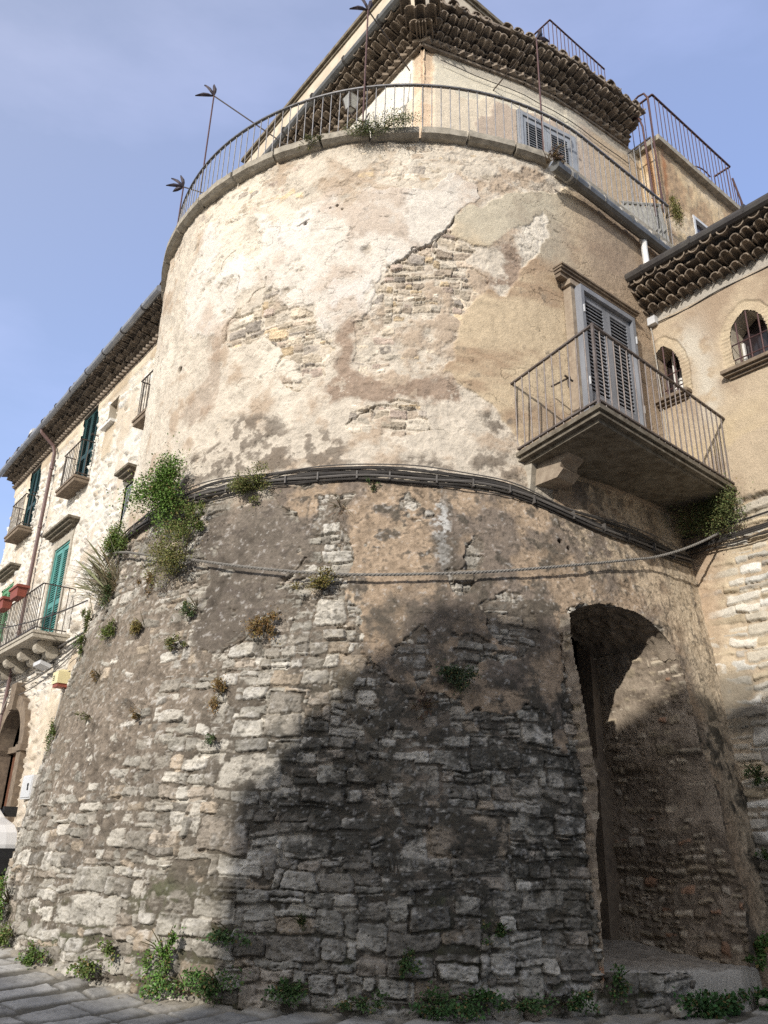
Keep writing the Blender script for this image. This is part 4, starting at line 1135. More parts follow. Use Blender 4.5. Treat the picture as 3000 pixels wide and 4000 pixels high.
# parapet block above the eaves
mb = MB()
mb.box(6.95, 12.7, 5.80, 10.2, 13.35, 15.42)
pb = mb.build('parapet', M['render'], upper)
mb = MB()
mb.box(6.88, 12.8, 5.72, 10.3, 15.42, 15.50)
mb.box(6.92, 12.74, 5.77, 10.25, 15.36, 15.42)
mb.build('parapet_edge', M['slabstone'], pb)
# thin wire along the front wall, railing on the roof behind
mb = MB()
wl = []
for s in np.linspace(.3, 4.2, 14):
    a, b = fw_pt(s); wl.append(W(a - .04, b - .01, 12.95 - .05 * s + .015 * math.sin(s * 5)))
mb.tube(wl, .007, 5)
mb.build('wall_cable', M['cable'], upper)
mb = MB()
railing(mb, [(7.1, 8.84), (6.6, 8.84), (6.6, 9.9), (6.6, 10.5)], 14.6, 16.15, .11, .008, (.014, .01))
mb.box(6.5, 7.1, 8.7, 10.6, 14.5, 14.6)
mb.build('roof_railing', M['rustiron'], upper)

# ------------------------------------------------------------------ iron flower poles leaning over the terrace edge
def flower_pole(b, t, wall, label, leaves):
    root = thing('iron_pole', W(*b), label, 'iron pole', 'iron leaf poles round the terrace')
    mb = MB(); mb.tube([W(*b), W(*t)], .013, 6); mb.build('pole', M['rustiron'], root)
    mb = MB(); mb.tube([W(*t), W(*wall)], .011, 6); mb.build('stay_rod', M['iron'], root)
    mb = MB()
    for (da, db, dz) in leaves:
        d = W(da, db, dz); L = np.linalg.norm(d); d = d / L; L *= .62
        sd = np.cross(d, W(1, 0, .2)); sd = sd / np.linalg.norm(sd)
        nn_ = np.cross(d, sd)
        prof = [(0, .01), (.12, .03), (.3, .05), (.55, .055), (.8, .035), (1, .002)]
        vs, fs = [], []
        for x, w in prof:
            c = W(*t) + d * L * x + nn_ * .05 * math.sin(x * 3)
            w *= .66
            vs += [c - sd * w - nn_ * .012, c + nn_ * .012, c + sd * w - nn_ * .012, c - nn_ * .006]
        for i in range(len(prof) - 1):
            for q in range(4):
                fs.append((i * 4 + q, i * 4 + (q + 1) % 4, (i + 1) * 4 + (q + 1) % 4, (i + 1) * 4 + q))
        mb.add(vs, fs)
    mb.build('leaf_ornament', M['dryleaf'], root)
flower_pole((11.06, 3.92, 10.4), (11.06, 3.92, 12.28), (9.2, 5.0, 10.9), 'low dark iron pole with spread leaves at the far left of the terrace railing', [(.25, -.3, .3), (.3, -.4, .02), (.05, -.12, .38), (.25, -.2, -.12)])
flower_pole((9.66, 3.70, 10.4), (9.66, 3.70, 13.07), (8.6, 5.8, 11.6), 'tall bare iron pole with leaf top rising against open sky at left', [(.15, -.25, .33), (.3, -.4, -.03), (.0, -.05, .38)])
flower_pole((6.66, 4.66, 10.4), (6.66, 4.66, 12.80), (7.07, 5.80, 12.86), 'iron pole with leaf top in front of the house corner, beside the wall lantern', [(.12, -.22, .36), (.25, -.36, -.02), (.0, .05, .36)])
flower_pole((5.46, 6.95, 10.4), (5.46, 6.95, 12.92), (6.44, 7.02, 12.78), 'iron pole with leaf top crossing the tiled eave beside the shuttered terrace door', [(-.05, .12, .36), (-.12, .33, .02), (.0, .2, .3)])

# wall lantern
lan = thing('wall_lantern', W(8.15, 5.5, 12.6), 'old black framed lantern with frosted panes on the pale house wall', 'lantern')
lc = (8.15, 5.45)
mb = MB()
zt, zb, rt, rb = 12.98, 12.70, .105, .06
tp = [W(lc[0] + x * rt, lc[1] + y * rt, zt) for x, y in ((-1, -1), (1, -1), (1, 1), (-1, 1))]
bt = [W(lc[0] + x * rb, lc[1] + y * rb, zb) for x, y in ((-1, -1), (1, -1), (1, 1), (-1, 1))]
mb.hexa(bt + tp); mb.build('glass', M['milkglass'], lan)
mb = MB()
for i in range(4):
    mb.tube([tp[i], bt[i]], .012, 5); mb.tube([tp[i], tp[(i + 1) % 4]], .014, 5); mb.tube([bt[i], bt[(i + 1) % 4]], .013, 5)
ap = W(*lc, 13.08)
mb.add([*[p + (p - W(*lc, zt)) * .22 for p in tp], ap], [(0, 1, 4), (1, 2, 4), (2, 3, 4), (3, 0, 4), (3, 2, 1, 0)])
mb.tube([W(*lc, 13.06), W(*lc, 13.12)], .015, 6)
mb.build('frame', M['iron'], lan)
mb = MB()
mb.tube([W(lc[0], 5.82, 12.9), W(lc[0], 5.72, 12.62), W(lc[0], 5.5, 12.56), W(lc[0], lc[1], 12.65)], .013, 6)
mb.build('bracket', M['iron'], lan)

# ------------------------------------------------------------------ roof terrace block to the right, its rails, the lean-to and the ladder
annex = thing('roof_terrace_block', W(6.6, 11.6, 9.5), 'ochre plastered block with a railed roof terrace behind the right eave', 'building')
def annex_coat(s, z, f1, f2, f4, f5):
    c = mixc(np.array([.52, .405, .26])[None] * (1 + .07 * f1)[:, None], (.60, .50, .36), sm(f2 + .4 * f5, 0, .8))
    c = mixc(c, (.36, .25, .16), .8 * sm(f4 + .5 * f5, .3, .8))
    c = mixc(c, (.34, .15, .07), .8 * np.exp(-((s - .16 + .03 * f2) / .06) ** 2) * sm(z, 11.2, 12.6))
    c = mixc(c, (.30, .24, .18), .6 * np.exp(-((z - 13.1) / .12) ** 2))
    return .012 * f1 + .012 * f2 + .01 * f5, c
plaster_panel('front_wall', [(5.6, 10.28), (5.6, 13.05)], 9.4, 13.15, 940, -1, annex, [(.95, 1.75, 11.2, 12.15)], annex_coat)
plaster_panel('side_wall', [(5.6, 10.28), (8.5, 10.28)], 9.4, 13.15, 950, 1, annex, (), annex_coat)
plaster_panel('end_wall', [(5.6, 13.05), (8.5, 13.05)], 9.4, 13.15, 955, -1, annex, (), annex_coat)
mb = MB(); mb.box(5.48, 8.6, 10.18, 13.15, 13.15, 13.26); mb.build('roof_slab', M['coping'], annex)
mb = MB()
mb.box(5.66, 5.70, 11.2, 12.06, 11.2, 12.2)
wh = mb.build('window', M['glass'], annex)
mb = MB()
mb.box(5.60, 5.66, 11.23, 11.29, 11.2, 12.15); mb.box(5.60, 5.66, 11.97, 12.03, 11.2, 12.15); mb.box(5.60, 5.66, 11.29, 11.97, 12.09, 12.15)
mb.build('window_frame', M['meter'], wh)
mb = MB()
railing(mb, [(6.3, 10.3), (5.56, 10.3), (5.56, 12.95), (5.9, 12.95)], 13.26, 14.36, .13, .008, (.018, .012))
pts = [W(5.75, 11.5 + .95 * t, 13.5 + .45 * math.sin(math.pi * .62 * t)) for t in np.linspace(0, 1, 9)]
mb.tube(pts, .014, 6)
mb.build('railing', M['rustiron'], annex)
mb = MB()
st = [(12.95, 14.05), (13.3, 13.3), (13.75, 12.2)]
for (b0, z0), (b1, z1) in zip(st[:-1], st[1:]):
    mb.tube([W(5.55, b0, z0), W(5.55, b1, z1)], .02, 6)
    for t in np.linspace(0, 1, 5): mb.tube([W(5.55, b0 + (b1 - b0) * t, z0 + (z1 - z0) * t), W(5.55, b0 + (b1 - b0) * t, z0 + (z1 - z0) * t - .8)], .008, 5)
mb.build('stair_rail', M['rustiron'], annex)

leanto = thing('lean_to_roof', W(6.0, 9.5, 10.8), 'grey corrugated lean-to sheet behind the terrace railing end', 'roof sheet')
mb = MB()
tl, tr, br, bl = W(6.1, 9.5, 11.72), W(5.62, 10.2, 11.72), W(5.42, 10.02, 10.45), W(5.5, 9.2, 10.55)
n = 48
vs, fs = [], []
nr = np.cross(tr - tl, bl - tl); nr = nr / np.linalg.norm(nr)
for off in (0, .012):
    for i in range(n + 1):
        t = i / n
        wv = nr * (.022 * math.sin(t * 2 * math.pi * 9) + off)
        vs += [tl + (tr - tl) * t + wv, bl + (br - bl) * t + wv]
m_ = 2 * (n + 1)
for i in range(n):
    fs += [(2 * i, 2 * i + 2, 2 * i + 3, 2 * i + 1), (m_ + 2 * i, m_ + 2 * i + 1, m_ + 2 * i + 3, m_ + 2 * i + 2), (2 * i, m_ + 2 * i, m_ + 2 * i + 2, 2 * i + 2), (2 * i + 1, 2 * i + 3, m_ + 2 * i + 3, m_ + 2 * i + 1)]
mb.add(vs, fs)
mb.build('sheet', M['corrugated'], leanto)
mb = MB(); mb.tube([tl + ZX * .03, tr + ZX * .03], .03, 6); mb.build('ridge_cap', M['corrugated'], leanto)

gate = thing('stair_gate_rail', W(5.9, 9.9, 11.7), 'short barred iron gate rail with hooped ladder tops beside the eave end', 'railing')
mb = MB()
railing(mb, [(6.2, 9.95), (5.5, 9.95)], 11.75, 13.03, .11, .011, (.014, .012))
mb.build('barred_panel', M['greyiron'], gate)
mb = MB()
mb.tube([W(5.82, 9.8, 13.85), W(5.55, 9.8, 13.93), W(5.44, 9.8, 13.9), W(5.38, 9.8, 13.75), W(5.37, 9.8, 12.4), W(5.37, 9.82, 11.2)], .018, 7)
mb.tube([W(5.74, 9.8, 13.52), W(5.64, 9.8, 13.50), W(5.58, 9.8, 13.4), W(5.54, 9.8, 13.2), W(5.5, 9.8, 11.2)], .018, 7)
mb.build('ladder_hoop', M['rustiron'], gate)

# ------------------------------------------------------------------ right house: eave, gutter, windows, roof, back
mb = MB()
eave(mb, W(5.5, 8.85, 8.60), -AX, -BX, 4.6, 3, .155, .070, dent=False, rise=.10, reach=.125)
mb.build('eave', M['tile'], right_house)
mb = MB()
mb.tube([W(5.36, 8.36, 9.05), W(2.2, 8.36, 9.0)], .075, 10)
for a in np.arange(5.0, 2.3, -.75):
    mb.tube([W(a - .015, 8.36, 9.045), W(a + .015, 8.36, 9.045)], .087, 10)
mb.build('gutter', M['darkgutter'], right_house)
mb = MB()
mb.prism([W(6.2, 8.5, 9.05), W(6.2, 12.6, 10.1), W(6.2, 12.6, 9.95), W(6.2, 8.5, 8.98)], -AX * 4.4)
mb.build('roof', M['tile'], right_house)
mb = MB(); mb.box(1.8, 5.4, 9.35, 12.5, .2, 9.0); mb.build('inner_walls', M['void'], right_house)
mb = MB(); mb.box(1.9, 2.0, 8.3, 12.4, .2, 8.9); mb.build('end_wall', M['render'], right_house)
for poly, inner in ((LW1, 'white'), (LW2, 'bars')):
    pa = np.array(poly)
    mb = MB()
    # reveal
    P = [W(a, 8.83, z) for a, z in poly]; Q = [W(a, 9.12, z) for a, z in poly]
    n = len(poly)
    mb.add(P + Q, [(i, (i + 1) % n, n + (i + 1) % n, n + i) for i in range(n)])
    win = mb.build('window', M['render'], right_house)
    mb = MB(); mb.add(Q, [tuple(range(n))]); mb.build('glass', M['glass'], win)
    ca, z0 = pa[:, 0].mean(), 7.2
    mb = MB()
    a0, a1 = pa[:, 0].min(), pa[:, 0].max()
    for a in np.linspace(a0 + .09, a1 - .09, 3):
        zt = np.interp(a, *np.array(sorted([(q[0], q[1]) for q in poly if q[1] > 7.3])).T)
        mb.tube([W(a, 8.84, z0), W(a, 8.84, zt)], .011, 6)
    for z in (7.36, 7.58):
        mb.tube([W(a0 - .0, 8.835, z), W(a1 + .0, 8.835, z)], .009, 6)
    mb.build('window_bars', M['rustiron'], win)
    mb = MB()
    if inner == 'white':
        mb.box(5.1, 5.14, 9.06, 9.1, 7.2, 8.0); mb.box(4.93, 4.97, 9.06, 9.1, 7.2, 7.8); mb.box(4.97, 5.10, 9.06, 9.1, 7.2, 7.26); mb.box(5.14, 5.3, 9.06, 9.1, 7.2, 7.26)
        mb.tube([W(5.0, 9.0, 7.25), W(5.0, 9.0, 7.55)], .035, 8)
    else:
        mb.box(3.70, 4.14, 9.06, 9.1, 7.2, 7.23); mb.box(4.11, 4.14, 9.06, 9.1, 7.23, 7.7)
    mb.build('window_frame', M['whiteframe'], win)
    mb = MB()
    for z1_, dz, pr in ((7.2, .045, .17), (7.155, .03, .13), (7.125, .035, .08)):
        mb.box(a0 - .13 * (pr / .17), a1 + .13 * (pr / .17), 8.85 - pr, 8.9, z1_ - dz, z1_)
    mb.build('window_sill', M['brownstone'], win)
mb = MB()
mb.tube([W(5.26, 8.76, 9.0), W(5.25, 8.77, 8.6), W(5.22, 8.78, 8.3), W(5.2, 8.79, 7.4), W(5.19, 8.8, 6.2), W(5.2, 8.8, 5.7)], .009, 6)
mb.build('wall_cable', M['strap'], right_house)
mb = MB(); mb.box(5.12, 5.24, 8.72, 8.84, 8.42, 8.54); mb.build('junction_box', M['meter'], right_house)
mb = MB()
mb.tube([W(a, 8.795 + .01 * math.sin(a * 7), 8.44 + .012 * math.sin(a * 5)) for a in np.linspace(5.2, 2.2, 18)], .008, 5)
mb.build('eave_cable', M['cable'], right_house)

# ------------------------------------------------------------------ left house: doors, balconies, eave, pipe, portal
mb = MB()
eave(mb, W(11.9, 4.6, 10.32), AX, -BX, 10.5, 3, .2, .088, reach=.12)
mb.build('eave', M['tilegrey'], left_house)
mb = MB()
mb.tube([W(11.9, 4.08, 10.66), W(22.7, 4.10, 10.62)], .068, 10)
gt = mb.build('gutter', M['lightgutter'], left_house)
for a in np.arange(12.6, 22.5, .98):
    mb = MB(); mb.tube([W(a - .02, 4.085, 10.655), W(a + .02, 4.085, 10.655)], .078, 10); mb.build('gutter_strap', M['darkgutter'], gt)
mb = MB()
mb.prism([W(11.7, 4.2, 10.74), W(11.7, 8.5, 12.0), W(11.7, 8.5, 11.85), W(11.7, 4.2, 10.66)], AX * 10.9)
mb.build('roof', M['tile'], left_house)
mb = MB(); mb.box(11.7, 22.2, 5.02, 12.0, .2, 10.5); mb.build('inner_walls', M['void'], left_house)
mb = MB(); mb.box(22.2, 22.32, 4.62, 12.0, .2, 10.6); mb.build('end_wall', M['render'], left_house)
mb = MB()
mb.tube([W(18.75, 4.12, 10.6), W(18.75, 4.14, 10.5), W(18.7, 4.45, 10.22), W(18.68, 4.5, 10.05), W(18.66, 4.5, 5.0), W(18.66, 4.5, .5)], .043, 9)
for z in (9.6, 8.1, 6.6, 5.6): mb.tube([W(18.66, 4.5, z), W(18.66, 4.5, z + .05)], .053, 9)
mb.build('downpipe', M['brownpipe'], left_house)
mb = MB()
mb.tube([W(20.6, 4.3, 10.9), W(20.6, 4.3, 11.2), W(20.5, 4.3, 11.27), W(20.35, 4.3, 11.25)], .06, 8)
mb.build('roof_vent', M['whitepipe'], left_house)

def casement(nm, a0, a1, z0, z1, m, leaves=2, slat=.05, dep=.10):
    mb = MB()
    mb.box(a0, a0 + .04, 4.6 - .0, 4.6 + dep + .1, z0, z1); mb.box(a1 - .04, a1, 4.6, 4.6 + dep + .1, z0, z1); mb.box(a0 + .04, a1 - .04, 4.6, 4.6 + dep + .1, z1 - .04, z1)
    d = mb.build(nm, m, left_house)
    w = (a1 - a0 - .09) / leaves
    for i in range(leaves):
        shutter_leaf('shutter', W(a0 + .045 + i * (w + .003), 4.6 + dep * .4, z0 + .01), AX, -BX, w - .003, z1 - z0 - .06, m, d, slat, .42, .04)
    mb = MB(); mb.box(a0, a1, 4.6 + dep + .06, 4.6 + dep + .08, z0, z1); mb.build('door_panel', M['void'], d)
    return d
def small_balcony(a0, a1, b0, zt, zr, th=.13, step=.11, m='iron', sm_='brownstone', inset=.03):
    mb = MB()
    mb.box(a0, a1, b0, 4.66, zt - th, zt); mb.box(a0 - .02, a1 + .02, b0 - .02, 4.66, zt - .05, zt - .003)
    s = mb.build('balcony', M[sm_], left_house)
    mb = MB()
    railing(mb, [(a0 + inset, 4.6), (a0 + inset, b0 + inset), (a1 - inset, b0 + inset), (a1 - inset, 4.6)], zt, zr, step, .008, (.012, .009), True)
    mb.build('railing', M[m], s)
    return s
casement('shuttered_door', 16.05, 16.95, 8.45, 10.35, M['darkgreen'])
casement('shuttered_door', 20.02, 20.82, 8.45, 10.35, M['darkgreen'])
casement('shuttered_door', 16.35, 17.35, 5.05, 7.22, M['teal'])
casement('shuttered_door', 20.45, 21.45, 5.05, 7.22, M['green'])
casement('shuttered_window', 13.0, 13.5, 5.9, 7.45, M['greyshutter'], 1)
small_balcony(15.88, 17.05, 4.30, 8.45, 9.28)
small_balcony(19.75, 20.95, 4.28, 8.45, 9.28)
small_balcony(12.1, 12.85, 4.30, 8.45, 9.25)
big = small_balcony(15.45, 19.6, 3.97, 5.05, 5.95, .13, .115, 'iron', 'palestone')
for a in (15.75, 16.75, 17.75, 18.75):
    for q, (b0, z0, r) in enumerate(((4.42, 4.72, .12), (4.22, 4.80, .11))):
        mb = MB()
        mb.tube([W(a - .11, b0, z0), W(a + .11, b0, z0)], r, 12)
        mb.box(a - .10, a + .10, b0 - .02, 4.62, z0, 4.92)
        mb.build('scroll_corbel', M['palestone'], big)
# window niche with white sill and the recessed pane
mb = MB()
P = [W(a, 4.58, z) for a, z in ((14.80, 9.36), (15.26, 9.36), (15.26, 9.92), (14.80, 9.92))]; Q = [p + BX * .3 for p in P]
mb.add(P + Q, [(i, (i + 1) % 4, 4 + (i + 1) % 4, 4 + i) for i in range(4)])
w3 = mb.build('small_window', M['render'], left_house)
mb = MB(); mb.add(Q, [(0, 1, 2, 3)]); mb.build('glass', M['glass'], w3)
mb = MB(); mb.box(14.74, 15.32, 4.47, 4.66, 9.30, 9.36); mb.build('window_sill', M['whiteframe'], w3)
# cornices above the lower doors
for a0, a1, z in ((16.05, 17.75, 7.5), (20.2, 21.8, 7.5), (12.95, 13.6, 7.55)):
    mb = MB()
    for pr, za, zb in ((.24, z + .08, z + .13), (.18, z + .03, z + .08), (.11, z - .03, z + .03)):
        mb.box(a0 + (.24 - pr), a1 - (.24 - pr), 4.6 - pr, 4.64, za, zb)
    mb.build('door_cornice', M['slabstone'], left_house)
mb = MB()
mb.box(16.24, 16.35, 4.575, 4.7, 5.05, 7.4); mb.box(17.35, 17.46, 4.575, 4.7, 5.05, 7.4); mb.box(16.35, 17.35, 4.575, 4.7, 7.22, 7.4)
mb.build('door_surround', M['palestone'], left_house)
# shutter hooks
for a in (15.7, 19.75):
    mb = MB(); mb.tube([W(a, 4.62, 9.35), W(a, 4.42, 9.35)], .012, 5); mb.tube([W(a - .06, 4.44, 9.35), W(a + .06, 4.44, 9.35)], .012, 5); mb.build('shutter_hook', M['iron'], left_house)
# arched portal
mb = MB()
n = 22
ri, ro = DOORR, DOORR + .27
vs, fs = [], []
angs = [0] + list(np.linspace(0, math.pi, n)) + [math.pi]
for i, t in enumerate(angs):
    for q, b in ((ri, 4.50), (ro, 4.50), (ro, 4.66), (ri, 4.82)):
        zz = DOORZ + q * math.sin(t)
        if i in (0, len(angs) - 1): zz = .25
        vs.append(W(DOORC - q * math.cos(t), b, zz))
for i in range(len(angs) - 1):
    for q in range(4):
        fs.append((i * 4 + q, i * 4 + (q + 1) % 4, (i + 1) * 4 + (q + 1) % 4, (i + 1) * 4 + q))
mb.add(vs, fs)
mb.prism([W(DOORC - .13, 4.42, DOORZ + ri - .05), W(DOORC + .13, 4.42, DOORZ + ri - .05), W(DOORC + .2, 4.42, DOORZ + ro + .22), W(DOORC - .2, 4.42, DOORZ + ro + .22)], BX * .2)
mb.box(DOORC - ro - .05, DOORC - ri + .0, 4.46, 4.82, DOORZ - .12, DOORZ)
mb.box(DOORC + ri, DOORC + ro + .05, 4.46, 4.82, DOORZ - .12, DOORZ)
portal = mb.build('arched_portal', M['brownstone'], left_house)
mb = MB()
for s in (-1, 1):
    mb.box(DOORC + s * .385 - .37, DOORC + s * .385 + .37, 4.86, 4.92, .3, DOORZ - .06)
    for z0, z1 in ((.5, 1.4), (1.55, 2.9)):
        mb.box(DOORC + s * .385 - .25, DOORC + s * .385 + .25, 4.84, 4.87, z0, z1)
mb.build('double_door', M['wood'], portal)
mb = MB(); mb.box(DOORC - ri, DOORC + ri, 4.74, 4.94, DOORZ - .06, DOORZ + .06); mb.build('transom', M['brownstone'], portal)
mb = MB()
mb.add([W(DOORC - ri * math.cos(t), 4.95, DOORZ + ri * math.sin(t)) for t in np.linspace(0, math.pi, 20)], [tuple(range(20))])
mb.build('fanlight', M['glass'], portal)
mb = MB()
for k in range(9):
    t = math.pi * (k + .5) / 9
    p = [W(DOORC - q * math.cos(t + .12 * math.sin(q * 9)), 4.88, DOORZ + .06 + q * math.sin(t + .12 * math.sin(q * 9))) for q in np.linspace(.1, ri - .03, 9)]
    mb.tube(p, .014, 5)
    for q in (.32, .55):
        c = W(DOORC - q * math.cos(t), 4.88, DOORZ + .06 + q * math.sin(t))
        mb.tube([c + AX * .07 * math.cos(x) + ZX * .07 * math.sin(x) for x in np.linspace(0, 5.2, 9)], .011, 5)
mb.build('fanlight_scrollwork', M['iron'], portal)

# ------------------------------------------------------------------ small things fixed to the left house
mt_ = thing('meter_box', W(16.4, 4.55, 2.15), 'pale grey meter cabinet with a dark keyhole plate on the house wall', 'meter box')
mb = MB(); mb.box(15.75, 16.34, 4.52, 4.62, 2.14, 2.55); mb.box(15.78, 16.31, 4.505, 4.53, 2.17, 2.52); mb.build('cabinet_door', M['meter'], mt_)
mb = MB(); mb.tube([W(15.92, 4.49, 2.38), W(15.92, 4.508, 2.38)], .03, 10); mb.prism([W(15.902, 4.494, 2.37), W(15.938, 4.494, 2.37), W(15.952, 4.494, 2.29), W(15.888, 4.494, 2.29)], BX * .012); mb.build('lock_plate', M['blackplastic'], mt_)
al_ = thing('alarm_box', W(14.7, 4.5, 4.1), 'cream alarm siren box with a brick red underside on the house wall', 'alarm box')
mb = MB(); mb.box(14.88, 15.19, 4.38, 4.62, 4.06, 4.27); mb.prism([W(14.88, 4.38, 4.27), W(15.19, 4.38, 4.27), W(15.15, 4.44, 4.31), W(14.92, 4.44, 4.31)], BX * .14); mb.build('housing', M['cream'], al_)
mb = MB(); mb.box(14.90, 15.17, 4.40, 4.62, 4.0, 4.06); mb.build('beacon', M['terracotta'], al_)
mb = MB()
for k in range(3): mb.box(15.05, 15.13, 4.372, 4.385, 4.12 + k * .035, 4.133 + k * .035)
mb.build('sound_slot', M['blackplastic'], al_)
lt = thing('floodlight', W(16.0, 4.45, 4.5), 'flat pale floodlight among the cables above the arched door', 'lamp')
mb = MB(); mb.obox(W(16.0, 4.38, 4.52), AX * .22, BX * .10 - ZX * .03, ZX * .035); mb.build('lamp_body', M['meter'], lt)
mb = MB(); mb.tube([W(16.0, 4.46, 4.54), W(16.0, 4.6, 4.62)], .02, 6); mb.build('arm', M['iron'], lt)

def sag(p, q, s, n=14):
    p, q = np.asarray(p, float), np.asarray(q, float)
    return [p + (q - p) * t - ZX * s * 4 * t * (1 - t) for t in np.linspace(0, 1, n)]
hc = thing('cable_bundle', W(17, 4.5, 4.6), 'loose grey cables looping over the house wall above the arched door', 'cables')
for k, (dz, s, rr) in enumerate(((.05, .05, .016), (0, .16, .014), (-.04, .28, .012), (.1, .02, .02), (-.1, .4, .010))):
    mb = MB(); mb.tube(sag(W(14.2, 4.54 - .01 * k, 4.78 + dz), W(20.5, 4.53 - .01 * k, 4.58 + dz), s, 20), rr, 6); mb.build('cable', M['greycable'], hc)
mb = MB(); mb.tube([W(15.9, 4.5, 4.5), W(16.2, 4.5, 4.42), W(16.7, 4.48, 4.5), W(16.5, 4.5, 4.75), W(16.3, 4.5, 4.9)], .018, 6); mb.tube([W(18.2, 4.5, 4.45), W(18.6, 4.45, 3.9), W(19.2, 4.45, 3.75), W(19.8, 4.5, 4.2)], .012, 6); mb.build('cable', M['strap'], hc)
cc_ = thing('conduit', W(15.1, 4.5, 3.0), 'thin pale cable running down the wall below the alarm box', 'cable')
mb = MB(); mb.tube([W(15.0, 4.56, 4.02), W(15.1, 4.56, 3.7), W(15.3, 4.56, 3.0), W(15.5, 4.56, 2.6)], .022, 6); mb.build('conduit_run', M['strap'], cc_)
sw_ = thing('balcony_wire', W(16, 3.9, 5.3), 'black wire crossing in front of the lower balcony railing to the tower', 'wire')
mb = MB(); mb.tube(sag(W(20.4, 3.9, 5.92), W(12.6, 3.95, 5.0), .15, 18), .012, 5); mb.build('wire_run', M['cable'], sw_)

def flower_box(a, z, label):
    f = thing('flower_box', W(a, 3.9, z), label, 'flower box', 'flower boxes on the balcony')
    mb = MB()
    L, wd, h = .27, .1, .10
    c = W(a, 3.88, z)
    b0 = [c + AX * sx * L * .88 + BX * sy * wd * .8 - ZX * h for sx, sy in ((-1, -1), (1, -1), (1, 1), (-1, 1))]
    t0 = [c + AX * sx * L + BX * sy * wd + ZX * h for sx, sy in ((-1, -1), (1, -1), (1, 1), (-1, 1))]
    mb.hexa(b0 + t0)
    mb.obox(c + ZX * h, AX * (L + .025), BX * (wd + .025), ZX * .025)
    mb.build('trough', M['terracotta'], f)
    mb = MB()
    mb.obox(c + ZX * (h + .03), AX * (L - .02), BX * (wd - .02), ZX * .012)
    mb.build('soil', M['slabstone'], f)
    return f
flower_box(16.72, 5.98, 'terracotta trough with soil on the balcony rail, the one nearer the teal shutters')
flower_box(17.72, 5.94, 'terracotta trough on the balcony rail, the one in front of green shutters')

# ------------------------------------------------------------------ cables round the tower
def along(uzs, off):
    return [tower_pt(u, z, off) for u, z in uzs]
def smooth_path(pts, n):
    P = np.array(pts, float); t = np.concatenate([[0], np.cumsum(np.hypot(*np.diff(P, axis=0).T))]); s = np.linspace(0, t[-1], n)
    x, y = np.interp(s, t, P[:, 0]), np.interp(s, t, P[:, 1])
    k = np.ones(5) / 5
    for _ in range(2):
        x[2:-2], y[2:-2] = np.convolve(x, k, 'valid'), np.convolve(y, k, 'valid')
    return list(zip(x, y))
UPc = [(-1.0, 5.1), (-.2, 5.2), (.88, 5.35), (1.39, 5.40), (1.8, 5.37), (2.25, 5.35), (2.97, 5.36), (3.2, 5.38), (3.5, 5.35), (4.11, 5.31), (4.68, 5.25), (5.0, 5.2), (5.25, 5.08), (5.5, 5.0), (6.0, 5.0), (6.6, 5.0), (7.1, 4.93), (7.5, 4.9)]
LOc = [(-1.0, 5.0), (-.2, 5.1), (.95, 5.24), (1.55, 5.25), (2.35, 5.24), (2.97, 5.255), (3.5, 5.23), (4.15, 5.18), (4.68, 5.18), (5.06, 5.11), (5.3, 4.99), (5.72, 4.90), (6.1, 4.86), (6.6, 4.84), (7.1, 4.83), (7.5, 4.84)]
bun = thing('cable_bundle', tower_pt(3.0, 5.2, .1), 'thick bundle of black cables strapped round the middle of the tower', 'cables')
for base, offs in ((UPc, ((0, .05, .009), (.022, .065, .007), (-.022, .06, .010), (-.05, .05, .006))), (LOc, ((.034, .055, .016), (0, .075, .015), (-.034, .055, .013), (.016, .045, .010), (.06, .045, .008), (-.055, .045, .007)))):
    for k, (dz, of, rr) in enumerate(offs):
        ph = rnd.uniform(0, 6)
        p = [(u, z + dz + .013 * math.sin(u * 2.3 + ph) + .007 * math.sin(u * 6.1 + 2 * ph)) for u, z in smooth_path(base, 90)]
        mb = MB(); mb.tube([tower_pt(u, z, of + .012 * math.sin(u * 3.1 + ph)) for u, z in p], rr, 6)
        mb.build('cable', M['greycable'] if k == 1 else M['cable'], bun)
lo_s = smooth_path(LOc, 90)
for i in range(12, 86, 4):
    u, z = lo_s[i]
    u += rnd.uniform(-.08, .08)
    mb = MB(); mb.obox(tower_pt(u, z, .065), np.cross(tower_n(u), ZX) * .008, tower_n(u) * .03, ZX * .045); mb.build('cable_clamp', M['greycable'], bun)
rb_ = thing('cable_bundle', W(4.0, 8.7, 5.1), 'dark cables strung level along the stone wall under the right bush', 'cables')
for z, rr, bo in ((5.13, .016, 8.72), (5.10, .012, 8.70), (5.28, .012, 8.72), (5.05, .010, 8.73), (5.16, .009, 8.74)):
    mb = MB(); mb.tube(sag(W(5.1, bo, z - .1), W(2.4, bo, z + .05), .03, 12), rr, 6); mb.build('cable', M['cable'], rb_)
RO = [(-.9, 5.0), (-.46, 4.95), (.22, 4.78), (.82, 4.57), (1.53, 4.38), (1.95, 4.25), (2.54, 4.12), (3.06, 4.04), (3.54, 4.03), (4.26, 4.08), (4.76, 4.16), (5.65, 4.38), (6.46, 4.63)]
rp_ = thing('twisted_cable', tower_pt(3.0, 4.1, .12), 'pale twisted cable slung loosely across the lower half of the tower', 'cable')
P = np.array([tower_pt(u, z, .12) for u, z in smooth_path(RO, 60)] + [np.array(q) for q in sag(tower_pt(6.46, 4.63, .12), W(4.6, 8.66, 5.1), .04, 16)[1:]])
t = np.concatenate([[0], np.cumsum(np.linalg.norm(np.diff(P, axis=0), axis=1))])
ss = np.linspace(0, t[-1], 700)
P = np.stack([np.interp(ss, t, P[:, k]) for k in range(3)], 1)
Tn = np.gradient(P, axis=0); Tn /= np.linalg.norm(Tn, axis=1)[:, None]
